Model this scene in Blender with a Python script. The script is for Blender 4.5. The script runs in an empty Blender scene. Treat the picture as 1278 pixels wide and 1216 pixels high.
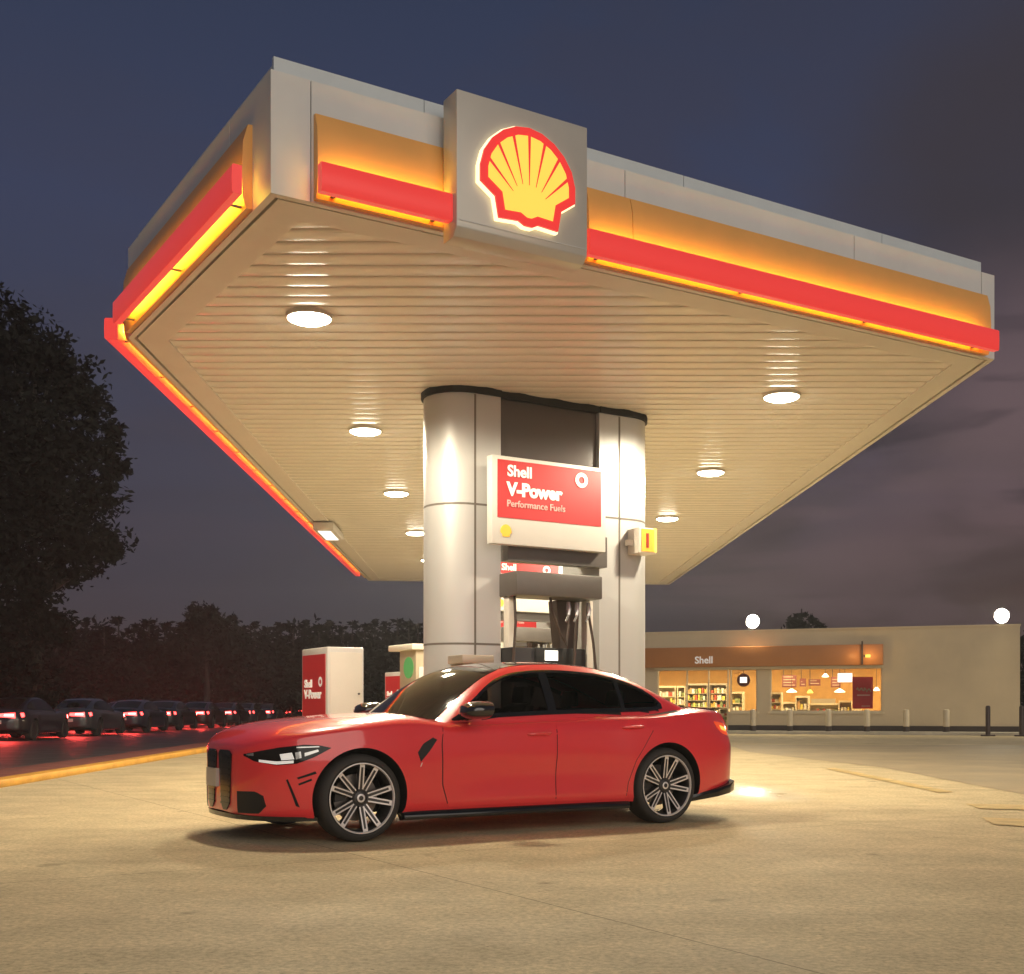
import bpy, bmesh, math, random
import numpy as np
from mathutils import Vector, Matrix
from mathutils.bvhtree import BVHTree

random.seed(7)
C = bpy.context.scene.collection
PI = math.pi
R = math.radians

# ------------------------------------------------------------------ survey: how the place was measured
F, HC, HX, HY = 1500.0, 0.984, 640.0, 885.0          # focal length, eye height, horizon of the survey picture
def gp(px, py):                                      # a point of the ground
    Y = F*HC/(py-HY); return ((px-HX)/F*Y, Y)
def hp(px, py, z):                                   # a point of a level plane at height z
    Y = F*(z-HC)/(HY-py); return ((px-HX)/F*Y, Y)
def zat(py, Y): return HC+(HY-py)/F*Y
def alongs(px, P, u):                                # distance along a vertical plane through P, direction u
    t = (px-HX)/F
    return (t*P[1]-P[0])/(u[0]-t*u[1])

def lin(r, g, b):
    f = lambda v: (v/255/12.92) if v/255 <= .04045 else ((v/255+.055)/1.055)**2.4
    return (f(r), f(g), f(b), 1)

# ------------------------------------------------------------------ materials
def mat(name, col, rough=.5, metal=0., var=.0, vscale=3., bump=0., bscale=40., coat=0., emis=None, estr=0., spec=.5, rvar=0.):
    m = bpy.data.materials.new(name); m.use_nodes = True
    nt = m.node_tree; b = nt.nodes['Principled BSDF']
    c = tuple(col[:3])+(1,)
    b.inputs['Base Color'].default_value = c
    b.inputs['Roughness'].default_value = rough
    b.inputs['Metallic'].default_value = metal
    b.inputs['Specular IOR Level'].default_value = spec
    b.inputs['Coat Weight'].default_value = coat
    b.inputs['Coat Roughness'].default_value = .04
    if emis:
        b.inputs['Emission Color'].default_value = tuple(emis[:3])+(1,)
        b.inputs['Emission Strength'].default_value = estr
    tc = nt.nodes.new('ShaderNodeTexCoord')
    if var or rvar:
        n = nt.nodes.new('ShaderNodeTexNoise'); n.inputs['Scale'].default_value = vscale
        n.inputs['Detail'].default_value = 6; n.inputs['Roughness'].default_value = .65
        nt.links.new(tc.outputs['Object'], n.inputs['Vector'])
        if var:
            mr = nt.nodes.new('ShaderNodeMapRange')
            mr.inputs[1].default_value = .3; mr.inputs[2].default_value = .7
            mr.inputs[3].default_value = 1-var; mr.inputs[4].default_value = 1+var*.5
            nt.links.new(n.outputs['Fac'], mr.inputs[0])
            mx = nt.nodes.new('ShaderNodeVectorMath'); mx.operation = 'SCALE'
            mx.inputs[0].default_value = c[:3]
            nt.links.new(mr.outputs[0], mx.inputs['Scale'])
            nt.links.new(mx.outputs[0], b.inputs['Base Color'])
        if rvar:
            m2 = nt.nodes.new('ShaderNodeMapRange')
            m2.inputs[1].default_value = .3; m2.inputs[2].default_value = .7
            m2.inputs[3].default_value = max(0, rough-rvar); m2.inputs[4].default_value = rough+rvar
            nt.links.new(n.outputs['Fac'], m2.inputs[0]); nt.links.new(m2.outputs[0], b.inputs['Roughness'])
    if bump:
        n2 = nt.nodes.new('ShaderNodeTexNoise'); n2.inputs['Scale'].default_value = bscale
        n2.inputs['Detail'].default_value = 4
        nt.links.new(tc.outputs['Object'], n2.inputs['Vector'])
        bp = nt.nodes.new('ShaderNodeBump'); bp.inputs['Strength'].default_value = bump; bp.inputs['Distance'].default_value = .01
        nt.links.new(n2.outputs['Fac'], bp.inputs['Height']); nt.links.new(bp.outputs[0], b.inputs['Normal'])
    return m

def concrete_mat():
    m = bpy.data.materials.new('forecourt concrete'); m.use_nodes = True
    nt = m.node_tree; N = nt.nodes; L = nt.links; b = N['Principled BSDF']
    tc = N.new('ShaderNodeTexCoord')
    def noise(s, d=6, r=.6):
        n = N.new('ShaderNodeTexNoise'); n.inputs['Scale'].default_value = s; n.inputs['Detail'].default_value = d
        n.inputs['Roughness'].default_value = r; L.new(tc.outputs['Object'], n.inputs['Vector']); return n.outputs['Fac']
    def rng(x, a, b_, c, d):
        n = N.new('ShaderNodeMapRange')
        for i, v in enumerate((a, b_, c, d)): n.inputs[i+1].default_value = v
        L.new(x, n.inputs[0]); return n.outputs[0]
    def mul(x, y):
        n = N.new('ShaderNodeMath'); n.operation = 'MULTIPLY'; L.new(x, n.inputs[0])
        if isinstance(y, float): n.inputs[1].default_value = y
        else: L.new(y, n.inputs[1])
        return n.outputs[0]
    big = rng(noise(.22), .3, .7, .93, 1.04)
    mid = rng(noise(1.7, 8, .72), .32, .68, .80, 1.12)
    fine = rng(noise(30, 3, .75), .35, .65, .76, 1.16)
    vor = N.new('ShaderNodeTexVoronoi'); vor.inputs['Scale'].default_value = 26
    L.new(tc.outputs['Object'], vor.inputs['Vector'])
    speck = rng(vor.outputs['Distance'], .05, .20, .45, 1.0)
    spk_on = rng(noise(5, 3), .42, .62, 0.0, 1.0)
    mixs = N.new('ShaderNodeMix'); mixs.inputs[2].default_value = 1.0
    L.new(spk_on, mixs.inputs[0]); L.new(speck, mixs.inputs[3])
    # oil stains with a shape of their own
    stain = rng(noise(.55, 3, .5), .60, .72, 1.0, .86)
    # saw-cut joints
    mp = N.new('ShaderNodeMapping'); mp.inputs['Rotation'].default_value = (0, 0, -R(31.25)); mp.inputs['Location'].default_value = (1.3, 1.9, 0)
    L.new(tc.outputs['Object'], mp.inputs[0])
    br = N.new('ShaderNodeTexBrick'); br.offset = 0; br.inputs['Scale'].default_value = 1
    br.inputs['Brick Width'].default_value = 4.6; br.inputs['Row Height'].default_value = 4.6
    br.inputs['Mortar Size'].default_value = .006; br.inputs['Mortar Smooth'].default_value = .4
    L.new(mp.outputs[0], br.inputs['Vector'])
    joint = rng(br.outputs['Fac'], 0, 1, 1.0, .45)
    mp2 = N.new('ShaderNodeMapping'); mp2.inputs['Rotation'].default_value = (0, 0, -R(18)); mp2.inputs['Scale'].default_value = (.16, 2.6, 1)
    L.new(tc.outputs['Object'], mp2.inputs[0])
    nw = N.new('ShaderNodeTexNoise'); nw.inputs['Scale'].default_value = 1.0; nw.inputs['Detail'].default_value = 5; nw.inputs['Distortion'].default_value = .3
    L.new(mp2.outputs[0], nw.inputs['Vector'])
    oil = rng(noise(2.3, 2, .4), .70, .76, 1.0, .62)
    ds = N.new('ShaderNodeTexNoise'); ds.inputs['Scale'].default_value = .9; ds.inputs['Detail'].default_value = 5; L.new(tc.outputs['Object'], ds.inputs['Vector'])
    av = N.new('ShaderNodeVectorMath'); av.operation = 'MULTIPLY_ADD'; L.new(ds.outputs['Color'], av.inputs[0]); av.inputs[1].default_value = (1.6, 1.6, 0); L.new(tc.outputs['Object'], av.inputs[2])
    cv = N.new('ShaderNodeTexVoronoi'); cv.feature = 'DISTANCE_TO_EDGE'; cv.inputs['Scale'].default_value = .17; L.new(av.outputs[0], cv.inputs['Vector'])
    crack = rng(cv.outputs['Distance'], .0, .0022, .90, 1.0)
    stain = mul(mul(stain, oil), crack)
    wear = rng(nw.outputs['Fac'], .36, .66, .94, 1.03)
    k = mul(mul(mul(mul(mul(big, mid), mul(fine, mixs.outputs[0])), stain), joint), wear)
    v = N.new('ShaderNodeVectorMath'); v.operation = 'SCALE'; v.inputs[0].default_value = (.63, .51, .31)
    L.new(k, v.inputs['Scale']); L.new(v.outputs[0], b.inputs['Base Color'])
    # a damp, polished patch behind the car
    pm = N.new('ShaderNodeMapping'); pm.vector_type = 'POINT'; pm.inputs['Location'].default_value = (-2.85/.55, -14.3/1.5, 0); pm.inputs['Scale'].default_value = (1/.55, 1/1.5, 1)
    L.new(tc.outputs['Object'], pm.inputs[0])
    pl_ = N.new('ShaderNodeVectorMath'); pl_.operation = 'LENGTH'; L.new(pm.outputs[0], pl_.inputs[0])
    pa = N.new('ShaderNodeMath'); pa.operation = 'MULTIPLY_ADD'; L.new(noise(2.2, 4), pa.inputs[0]); pa.inputs[1].default_value = 1.3; L.new(pl_.outputs['Value'], pa.inputs[2])
    damp = rng(pa.outputs[0], 1.1, 1.9, 1.0, 0.0)
    rmx = N.new('ShaderNodeMix'); L.new(damp, rmx.inputs[0]); L.new(rng(noise(.8, 6, .65), .3, .7, .74, .90), rmx.inputs[2]); rmx.inputs[3].default_value = .24; L.new(rmx.outputs[0], b.inputs['Roughness'])
    L.new(rng(damp, 0, 1, .12, .5), b.inputs['Specular IOR Level'])
    bp = N.new('ShaderNodeBump'); bp.inputs['Strength'].default_value = .25; bp.inputs['Distance'].default_value = .006
    L.new(mul(fine, mid), bp.inputs['Height']); L.new(bp.outputs[0], b.inputs['Normal'])
    return m

def paint_mat(name, col, rough=.32):
    m = mat(name, col, rough=rough, coat=1.0, spec=.5)
    return m

M = {}
M['concrete'] = concrete_mat()
M['asphalt'] = mat('asphalt', (.055, .05, .046), .55, var=.35, vscale=1.2, bump=.3, bscale=60, rvar=.12)
M['lane'] = mat('worn asphalt lane', (.44, .35, .225), .65, spec=.2, var=.25, vscale=.7, bump=.3, bscale=50, rvar=.1)
M['soil'] = mat('dark soil', (.03, .03, .022), .95, var=.4, vscale=.4)
M['yellow_road'] = mat('yellow road paint', (.64, .46, .19), .6, var=.35, vscale=3.5, bump=.2)
M['kerbyellow'] = mat('orange kerb paint', (.72, .36, .05), .6, var=.25, vscale=2)
M['kerb'] = mat('kerb concrete', (.42, .38, .3), .7, var=.2, vscale=3, bump=.2)
M['verge'] = mat('brown brick verge', (.22, .065, .045), .8, var=.35, vscale=4, bump=.3)
M['fascia'] = mat('grey fascia sheet', (.74, .74, .71), .45, var=.07, vscale=1.2)
M['flash'] = mat('pale roof flashing', (.68, .73, .73), .40, var=.06)
M['soffit'] = mat('cream soffit slats', (.80, .755, .67), .22, var=.04, vscale=2.)
M['border'] = mat('cream soffit border', (.70, .66, .585), .42, var=.04)
M['gap'] = mat('black gap', (.012, .011, .01), .7)
M['orange'] = mat('orange cladding', (.90, .46, .13), .40, var=.05)
M['redbar'] = mat('red light bar', (.72, .035, .03), .35, emis=(1., .075, .065), estr=.50)
M['led'] = mat('yellow led strip', (.9, .7, .2), .5, emis=(1., .80, .06), estr=17.)
M['panel'] = mat('champagne sign panel', (.62, .58, .50), .36, metal=.15, var=.04)
M['emred'] = mat('emblem red', (.75, .03, .025), .35, emis=(.9, .045, .04), estr=.62)
M['emyellow'] = mat('emblem yellow', (.9, .65, .08), .35, emis=(1., .68, .10), estr=.72)
M['halo'] = mat('emblem backlight', (.9, .85, .6), .4, emis=(1., .82, .48), estr=1.5)
M['silver'] = mat('silver cladding', (.53, .525, .515), .46, metal=.2, var=.03, vscale=1.0, rvar=.04)
M['seam'] = mat('panel seam', (.16, .14, .12), .7)
M['header'] = mat('grey header glass', (.10, .085, .085), .12)
M['signwhite'] = mat('sign white', (.66, .64, .60), .4, var=.03)
M['signred'] = mat('sign red', (.50, .024, .028), .4, emis=(.62, .028, .03), estr=.06)
M['white'] = mat('white lettering', (.88, .86, .82), .4, emis=(1, .95, .88), estr=.18)
M['pink'] = mat('pale lettering', (.78, .45, .42), .4)
M['gold'] = mat('small emblem gold', (.85, .5, .05), .4, emis=(.9, .5, .05), estr=.15)
M['amber'] = mat('amber number sign', (.85, .36, .04), .4, emis=(1., .4, .04), estr=.35)
M['amberlit'] = mat('lit yellow sign edge', (.9, .7, .1), .4, emis=(1., .72, .12), estr=.8)
M['darkred'] = mat('dark red number', (.3, .015, .01), .5)
M['greymetal'] = mat('grey pump metal', (.13, .115, .105), .42, metal=.3, var=.1)
M['darkplastic'] = mat('dark plastic', (.025, .022, .022), .45, var=.15)
M['hose'] = mat('brown rubber hose', (.055, .035, .025), .5)
M['screen'] = mat('lit screen', (.9, .9, .85), .3, emis=(1, .97, .88), estr=1.6)
M['cream'] = mat('cream cabinet paint', (.74, .69, .60), .42, var=.04)
M['green'] = mat('green disc', (.10, .42, .14), .45, emis=(.1, .42, .14), estr=.15)
M['tan'] = mat('tan cabinet', (.48, .39, .27), .5, var=.12)
M['lens'] = mat('lit lamp lens', (1, 1, .95), .3, emis=(1., .93, .74), estr=38.)
M['flood'] = mat('lit floodlight lens', (1, 1, .95), .3, emis=(1., .93, .78), estr=70.)
M['wall'] = mat('tan rendered wall', (.64, .52, .33), .75, var=.10, vscale=.5, bump=.15, bscale=20)
M['skirt'] = mat('dark plinth', (.05, .035, .028), .6, var=.15)
M['fasciaorange'] = mat('orange shop fascia', (.50, .20, .055), .45, var=.10, vscale=.8)
M['framecream'] = mat('cream window frame', (.70, .60, .40), .4)
M['interior'] = mat('orange interior wall', (.62, .36, .12), .6, var=.15)
M['intfloor'] = mat('interior floor', (.55, .48, .35), .4)
M['intceil'] = mat('interior ceiling', (.75, .68, .5), .7)
M['ceilpanel'] = mat('lit ceiling panel', (1, 1, 1), .5, emis=(1., .80, .46), estr=19.)
M['fridge'] = mat('grey fridge frame', (.42, .36, .28), .4, metal=.3)
M['shelf'] = mat('cream shelf', (.68, .58, .40), .5)
M['maroon'] = mat('maroon board', (.14, .03, .025), .5)
M['posterred'] = mat('red poster', (.62, .03, .05), .45)
M['black'] = mat('matte black', (.012, .012, .012), .6)
M['bollard'] = mat('cream bollard paint', (.62, .53, .36), .5, var=.1)
M['darkpost'] = mat('dark brown post', (.05, .03, .025), .5)
M['carred'] = paint_mat('red car paint', (.86, .042, .050), .32)
M['carshell'] = mat('wheel well liner', (.01, .01, .01), .8)
M['carglass'] = mat('tinted car glass', (.016, .013, .012), .05, spec=.32)
M['seat'] = mat('dark grey seat leather', (.045, .04, .038), .5)
M['carblack'] = mat('gloss black trim', (.012, .012, .013), .15)
M['carbon'] = mat('black carbon roof', (.02, .019, .02), .12, coat=1.)
M['rubber'] = mat('tyre rubber', (.040, .035, .031), .75, bump=.15, bscale=80)
M['rimdark'] = mat('dark rim metal', (.055, .05, .049), .35, metal=.4)
M['rimface'] = mat('machined rim face', (.84, .78, .74), .30, metal=.3)
M['chrome'] = mat('lamp reflector', (.62, .62, .60), .2, metal=.7)
M['drl'] = mat('white lamp strip', (.9, .9, .88), .3, emis=(1, .97, .9), estr=.3)  # faint glow stands in for reflections in the unlit headlamp
M['tail'] = mat('amber red tail lamp', (.7, .05, .02), .2, emis=(.9, .12, .03), estr=.5)  # lamp is off; its glow imitates reflected light
M['tailhot'] = mat('lit orange lamp core', (.9, .4, .05), .2, emis=(1., .45, .08), estr=1.2)  # stronger glow painted as a glint in the unlit tail lamp
M['brakelit'] = mat('lit red tail lamp', (.8, .02, .02), .3, emis=(1., .05, .045), estr=9.)
M['brakecore'] = mat('lit pink lamp core', (.9, .4, .4), .3, emis=(1., .30, .28), estr=4.5)
M['plate'] = mat('grey number plate', (.55, .5, .44), .4)
M['bronze'] = mat('brake disc', (.22, .19, .17), .35, metal=.8)
for nm, c in (('trafficgrey', (.045, .045, .048)), ('trafficdark', (.012, .012, .014)), ('trafficwhite', (.16, .155, .15)), ('trafficblue', (.012, .018, .035)), ('trafficwine', (.05, .008, .008))):
    M[nm] = paint_mat(nm+' paint', c)
M['leafdark'] = mat('dark foliage', (.017, .018, .015), 1., spec=0., var=.2, vscale=.6)
M['bark'] = mat('bark', (.035, .028, .02), .9, var=.3)

def glass_mat():
    m = bpy.data.materials.new('clear shop glass'); m.use_nodes = True
    nt = m.node_tree; N = nt.nodes; b = N['Principled BSDF']; out = N['Material Output']
    b.inputs['Base Color'].default_value = (.02, .02, .02, 1); b.inputs['Roughness'].default_value = .03
    t = N.new('ShaderNodeBsdfTransparent'); t.inputs[0].default_value = (.95, .95, .93, 1)
    fr = N.new('ShaderNodeFresnel'); fr.inputs[0].default_value = 1.35
    mx = N.new('ShaderNodeMixShader')
    nt.links.new(fr.outputs[0], mx.inputs[0]); nt.links.new(t.outputs[0], mx.inputs[1]); nt.links.new(b.outputs[0], mx.inputs[2])
    nt.links.new(mx.outputs[0], out.inputs[0])
    return m
M['glass'] = glass_mat()
def cab_glass():
    m = glass_mat(); m.name = 'tinted side glass'
    for n in m.node_tree.nodes:
        if n.type == 'BSDF_TRANSPARENT': n.inputs[0].default_value = (.30, .29, .29, 1)
        if n.type == 'FRESNEL': n.inputs[0].default_value = 1.45
    return m
M['cabglass'] = cab_glass()

# ------------------------------------------------------------------ objects
def setp(o, label=None, cat=None, group=None, kind=None):
    if label: o['label'] = label
    if cat: o['category'] = cat
    if group: o['group'] = group
    if kind: o['kind'] = kind
    return o

def thing(name, loc, label, cat, group=None):
    o = bpy.data.objects.new(name, None); C.objects.link(o)
    o.empty_display_size = .2
    o.location = loc
    return setp(o, label, cat, group)

def worldloc(o):
    v = Vector((0, 0, 0))
    while o is not None:
        v += o.location; o = o.parent
    return v

def dup(o, parent=None):
    c = o.copy(); C.objects.link(c); c.parent = parent
    for ch in list(o.children): dup(ch, c)
    return c

class MB:
    """collects faces (world coordinates) and links them as one mesh object"""
    def __init__(s): s.v = []; s.f = []; s.m = []
    def poly(s, pts, m=0):
        i = len(s.v); s.v += [tuple(p) for p in pts]; s.f.append(tuple(range(i, i+len(pts)))); s.m.append(m); return s
    def idx(s, verts, faces, m=0):
        i = len(s.v); s.v += [tuple(p) for p in verts]
        for f in faces: s.f.append(tuple(j+i for j in f)); s.m.append(m)
        return s
    def hexa(s, p, m=0):        # 8 points: bottom ring 0-3, top ring 4-7
        return s.idx(p, [(3, 2, 1, 0), (4, 5, 6, 7), (0, 1, 5, 4), (1, 2, 6, 5), (2, 3, 7, 6), (3, 0, 4, 7)], m)
    def fbox(s, fr, a0, a1, d0, d1, z0, z1, m=0):   # box in a frame fr(a, d, z)
        return s.hexa([fr(a0, d0, z0), fr(a1, d0, z0), fr(a1, d1, z0), fr(a0, d1, z0), fr(a0, d0, z1), fr(a1, d0, z1), fr(a1, d1, z1), fr(a0, d1, z1)], m)
    def box(s, x0, x1, y0, y1, z0, z1, m=0):
        return s.fbox(lambda a, d, z: (a, d, z), x0, x1, y0, y1, z0, z1, m)
    def prism(s, ring0, ring1, m=0):
        n = len(ring0); i = len(s.v); s.v += [tuple(p) for p in ring0]+[tuple(p) for p in ring1]
        s.f.append(tuple(i+n-1-k for k in range(n))); s.m.append(m)
        s.f.append(tuple(i+n+k for k in range(n))); s.m.append(m)
        for k in range(n):
            k2 = (k+1) % n; s.f.append((i+k, i+k2, i+n+k2, i+n+k)); s.m.append(m)
        return s
    def tube(s, pts, r, n=8, m=0, closed=False):
        pts = [Vector(p) for p in pts]; rr = r if isinstance(r, (list, tuple)) else [r]*len(pts)
        rings = []
        for i, p in enumerate(pts):
            d = (pts[min(i+1, len(pts)-1)]-pts[max(i-1, 0)]).normalized()
            a = d.cross(Vector((0, 0, 1)));
            if a.length < 1e-3: a = d.cross(Vector((1, 0, 0)))
            a.normalize(); b = d.cross(a)
            rings.append([p+(a*math.cos(2*PI*k/n)+b*math.sin(2*PI*k/n))*rr[i] for k in range(n)])
        i0 = len(s.v)
        for rg in rings: s.v += [tuple(p) for p in rg]
        for i in range(len(rings)-1):
            for k in range(n):
                k2 = (k+1) % n
                s.f.append((i0+i*n+k, i0+i*n+k2, i0+(i+1)*n+k2, i0+(i+1)*n+k)); s.m.append(m)
        s.f.append(tuple(i0+n-1-k for k in range(n))); s.m.append(m)
        e = i0+(len(rings)-1)*n; s.f.append(tuple(e+k for k in range(n))); s.m.append(m)
        return s
    def lathe(s, prof, org, ax, up, n=32, m=0, close=True):   # prof: (radius, offset along ax)
        ax = Vector(ax).normalized(); up = Vector(up).normalized(); sd = ax.cross(up); org = Vector(org)
        i0 = len(s.v)
        for (r, h) in prof:
            for k in range(n):
                a = 2*PI*k/n; s.v.append(tuple(org+ax*h+(up*math.cos(a)+sd*math.sin(a))*r))
        for i in range(len(prof)-1):
            for k in range(n):
                k2 = (k+1) % n
                s.f.append((i0+i*n+k, i0+i*n+k2, i0+(i+1)*n+k2, i0+(i+1)*n+k)); s.m.append(m)
        if close:
            s.f.append(tuple(i0+n-1-k for k in range(n))); s.m.append(m)
            e = i0+(len(prof)-1)*n; s.f.append(tuple(e+k for k in range(n))); s.m.append(m)
        return s
    def build(s, name, mats, parent=None, smooth=False, bevel=0, sharp=35, label=None, fix=True):
        me = bpy.data.meshes.new(name); org = worldloc(parent) if parent else Vector((0, 0, 0))
        me.from_pydata([(x-org.x, y-org.y, z-org.z) for x, y, z in s.v], [], s.f)
        for mm in (mats if isinstance(mats, (list, tuple)) else [mats]): me.materials.append(mm)
        for p, mi in zip(me.polygons, s.m): p.material_index = mi
        if fix or bevel:
            b = bmesh.new(); b.from_mesh(me)
            if fix: bmesh.ops.recalc_face_normals(b, faces=b.faces)
            if bevel:
                bmesh.ops.remove_doubles(b, verts=b.verts, dist=1e-5)
                ed = [e for e in b.edges if len(e.link_faces) == 2 and e.calc_face_angle(0) > R(30)]
                bmesh.ops.bevel(b, geom=ed, offset=bevel, segments=2, affect='EDGES', profile=.5, clamp_overlap=True)
            b.to_mesh(me); b.free()
        if smooth or bevel:
            for p in me.polygons: p.use_smooth = True
            me.set_sharp_from_angle(angle=R(sharp))
        me.update()
        o = bpy.data.objects.new(name, me); C.objects.link(o); o.parent = parent
        if label: o['label'] = label
        return o

def frame(P, u, out):
    """fr(a along u, d outwards, z)"""
    def fr(a, d, z): return (P[0]+u[0]*a+out[0]*d, P[1]+u[1]*a+out[1]*d, z)
    return fr

def text_mesh(body, size, bold=0., depth=.01, align='LEFT'):
    cu = bpy.data.curves.new('lettering', 'FONT'); cu.body = body; cu.size = size; cu.offset = bold; cu.extrude = depth/2
    cu.align_x = align; cu.resolution_u = 4
    o = bpy.data.objects.new('lettering', cu); C.objects.link(o)
    dg = bpy.context.evaluated_depsgraph_get(); me = bpy.data.meshes.new_from_object(o.evaluated_get(dg))
    vs = [tuple(v.co) for v in me.vertices]; fs = [tuple(p.vertices) for p in me.polygons]
    bpy.data.objects.remove(o); bpy.data.curves.remove(cu); bpy.data.meshes.remove(me)
    return vs, fs
def add_text(mb, body, fr, a, d, z, size, bold=0., depth=.008, align='LEFT', m=0, sx=1.):
    vs, fs = text_mesh(body, size, bold, depth, align)
    mb.idx([fr(a+x*sx, d+zz, z+y) for x, y, zz in vs], fs, m)

def pchip(pts):
    xs = np.array([p[0] for p in pts], float); ys = np.array([p[1] for p in pts], float)
    h = np.diff(xs); dl = np.diff(ys)/h; n = len(xs); d = np.zeros(n)
    for i in range(1, n-1):
        if dl[i-1]*dl[i] > 0:
            w1 = 2*h[i]+h[i-1]; w2 = h[i]+2*h[i-1]; d[i] = (w1+w2)/(w1/dl[i-1]+w2/dl[i])
    d[0] = dl[0]; d[-1] = dl[-1]
    def f(x):
        x = min(max(x, xs[0]), xs[-1]); i = min(int(np.searchsorted(xs, x, side='right'))-1, n-2); i = max(i, 0)
        t = (x-xs[i])/h[i]
        return float((1+2*t)*(1-t)**2*ys[i]+t*(1-t)**2*h[i]*d[i]+t*t*(3-2*t)*ys[i+1]+t*t*(t-1)*h[i]*d[i+1])
    return f

# ------------------------------------------------------------------ the setting
def sheet(name, pts, z, m, kind='structure'):
    o = MB().poly([(x, y, z) for x, y in pts]).build(name, m); setp(o, kind=kind)
    return o
sheet('ground', [(-260, -60), (260, -60), (260, 330), (-260, 330)], -.03, M['soil'])
def kx(Y): return -6.61-.046*(Y-15.5)
Ys = [-30, 0, 15, 40, 70, 110]
fo = MB().poly([(kx(-30)+.2, -30, 0), (70, -30, 0), (70, 110, 0), (kx(110)+.2, 110, 0)]).build('forecourt', M['concrete']); setp(fo, kind='structure')
sheet('road', [(kx(-30)-1.25, -30), (kx(260)-1.25, 260), (-70, 260), (-70, -30)], -.01, M['asphalt'])
kb = MB()
frk = lambda d, Y, z: (kx(Y)+d, Y, z)
kb.hexa([frk(-.12, -20, -.02), frk(.14, -20, -.02), frk(.14, 110, -.02), frk(-.12, 110, -.02), frk(-.12, -20, .09), frk(.14, -20, .09), frk(.14, 110, .09), frk(-.12, 110, .09)])
o = kb.build('kerb', M['kerbyellow'], bevel=.02); setp(o, kind='structure')
vb = MB().hexa([frk(-1.05, -20, -.02), frk(-.125, -20, -.02), frk(-.125, 110, -.02), frk(-1.05, 110, -.02), frk(-1.05, -20, .07), frk(-.125, -20, .07), frk(-.125, 110, .07), frk(-1.05, 110, .07)])
o = vb.build('verge', M['verge'], bevel=.015); setp(o, kind='structure')
lane = [gp(908, 930), (62, 30.5), (62, -25), (6.0, -25), (5.9, 8), gp(1278, 992), gp(1100, 958), gp(935, 939)]
sheet('lane', lane, .004, M['lane'])
pv = MB()
# painted yellow hatching on the right of the forecourt
for q in ([(1030, 960), (1042, 959), (1190, 989), (1172, 990)], [(1225, 1021), (1300, 1024), (1300, 1034), (1240, 1030)], [(1205, 1004), (1290, 1006), (1290, 1012), (1222, 1010)]):
    pv.poly([gp(*p)+(.008,) for p in q])
o = pv.build('painted_lines', M['yellow_road']); setp(o, kind='structure')

# ------------------------------------------------------------------ canopy
H = 4.6
P1, P2, P3, P4, P5 = hp(338, 241, H), hp(160, 422, H), hp(460, 725, H), hp(835, 730, H), hp(1241, 449, H)
OUT = [P1, P5, P4, P3, P2]           # counter-clockwise seen from above
def vsub(a, b): return (a[0]-b[0], a[1]-b[1])
def unit(a): l = math.hypot(*a); return (a[0]/l, a[1]/l)
def offset_poly(poly, d):
    n = len(poly); res = []
    lines = []
    for i in range(n):
        a, b = poly[i], poly[(i+1) % n]; u = unit(vsub(b, a)); nrm = (-u[1], u[0])   # inward for ccw
        lines.append(((a[0]+nrm[0]*d, a[1]+nrm[1]*d), u))
    for i in range(n):
        (p, u), (q, v) = lines[i-1], lines[i]
        den = u[0]*v[1]-u[1]*v[0]; t = ((q[0]-p[0])*v[1]-(q[1]-p[1])*v[0])/den
        res.append((p[0]+u[0]*t, p[1]+u[1]*t))
    return res
cx = sum(p[0] for p in OUT)/5; cy = sum(p[1] for p in OUT)/5
canopy = thing('fuel_canopy', (cx, cy, H), 'huge cream canopy roof with orange and red lit edge sheltering the fuel pumps', 'canopy')

def ring(mb, d0, d1, z, z2=None, m=0):
    A, B = offset_poly(OUT, d0), offset_poly(OUT, d1)
    for i in range(5):
        j = (i+1) % 5
        mb.poly([A[i]+(z,), A[j]+(z,), B[j]+(z if z2 is None else z2,), B[i]+(z if z2 is None else z2,)], m)
tr = MB()
ring(tr, 0, .055, H); ring(tr, .055, .0551, H, H+.05); ring(tr, .085, .0851, H+.05, H+.005); ring(tr, .0851, .36, H+.005); ring(tr, .36, .3601, H+.005, H+.06)
tr.build('soffit_border', M['border'], canopy, fix=False)
g = MB(); ring(g, .05, .09, H+.05); g.build('shadow_gap', M['gap'], canopy, fix=False)

def clip_y(poly, y0, y1):
    def half(pl, keep, yv):
        out = []
        for i in range(len(pl)):
            a, b = pl[i], pl[(i+1) % len(pl)]
            ka, kb_ = keep(a[1]), keep(b[1])
            if ka: out.append(a)
            if ka != kb_:
                t = (yv-a[1])/(b[1]-a[1]); out.append((a[0]+(b[0]-a[0])*t, yv))
        return out
    p = half(poly, lambda y: y >= y0-1e-9, y0)
    return half(p, lambda y: y <= y1+1e-9, y1) if p else []
inner = offset_poly(OUT, .355)
PITCH = .25
prof = [(0, .0), (.03, -.007), (.09, -.011), (.15, -.010), (.20, -.003), (.212, .022), (.238, .022), (.25, .0)]
sl = MB()
y = min(p[1] for p in inner)-PITCH
ymax = max(p[1] for p in inner)
while y < ymax:
    for (a, za), (b, zb_) in zip(prof[:-1], prof[1:]):
        pc = clip_y(inner, y+a, y+b)
        if len(pc) >= 3:
            sl.poly([(p[0], p[1], H+.03+za+(zb_-za)*(p[1]-y-a)/(b-a)) for p in pc][::-1])
    y += PITCH
sl.build('soffit', M['soffit'], canopy, smooth=True, sharp=40, fix=False)
rf = MB().poly([p+(H+.80,) for p in OUT]); rf.build('roof_deck', M['fascia'], canopy)

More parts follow.
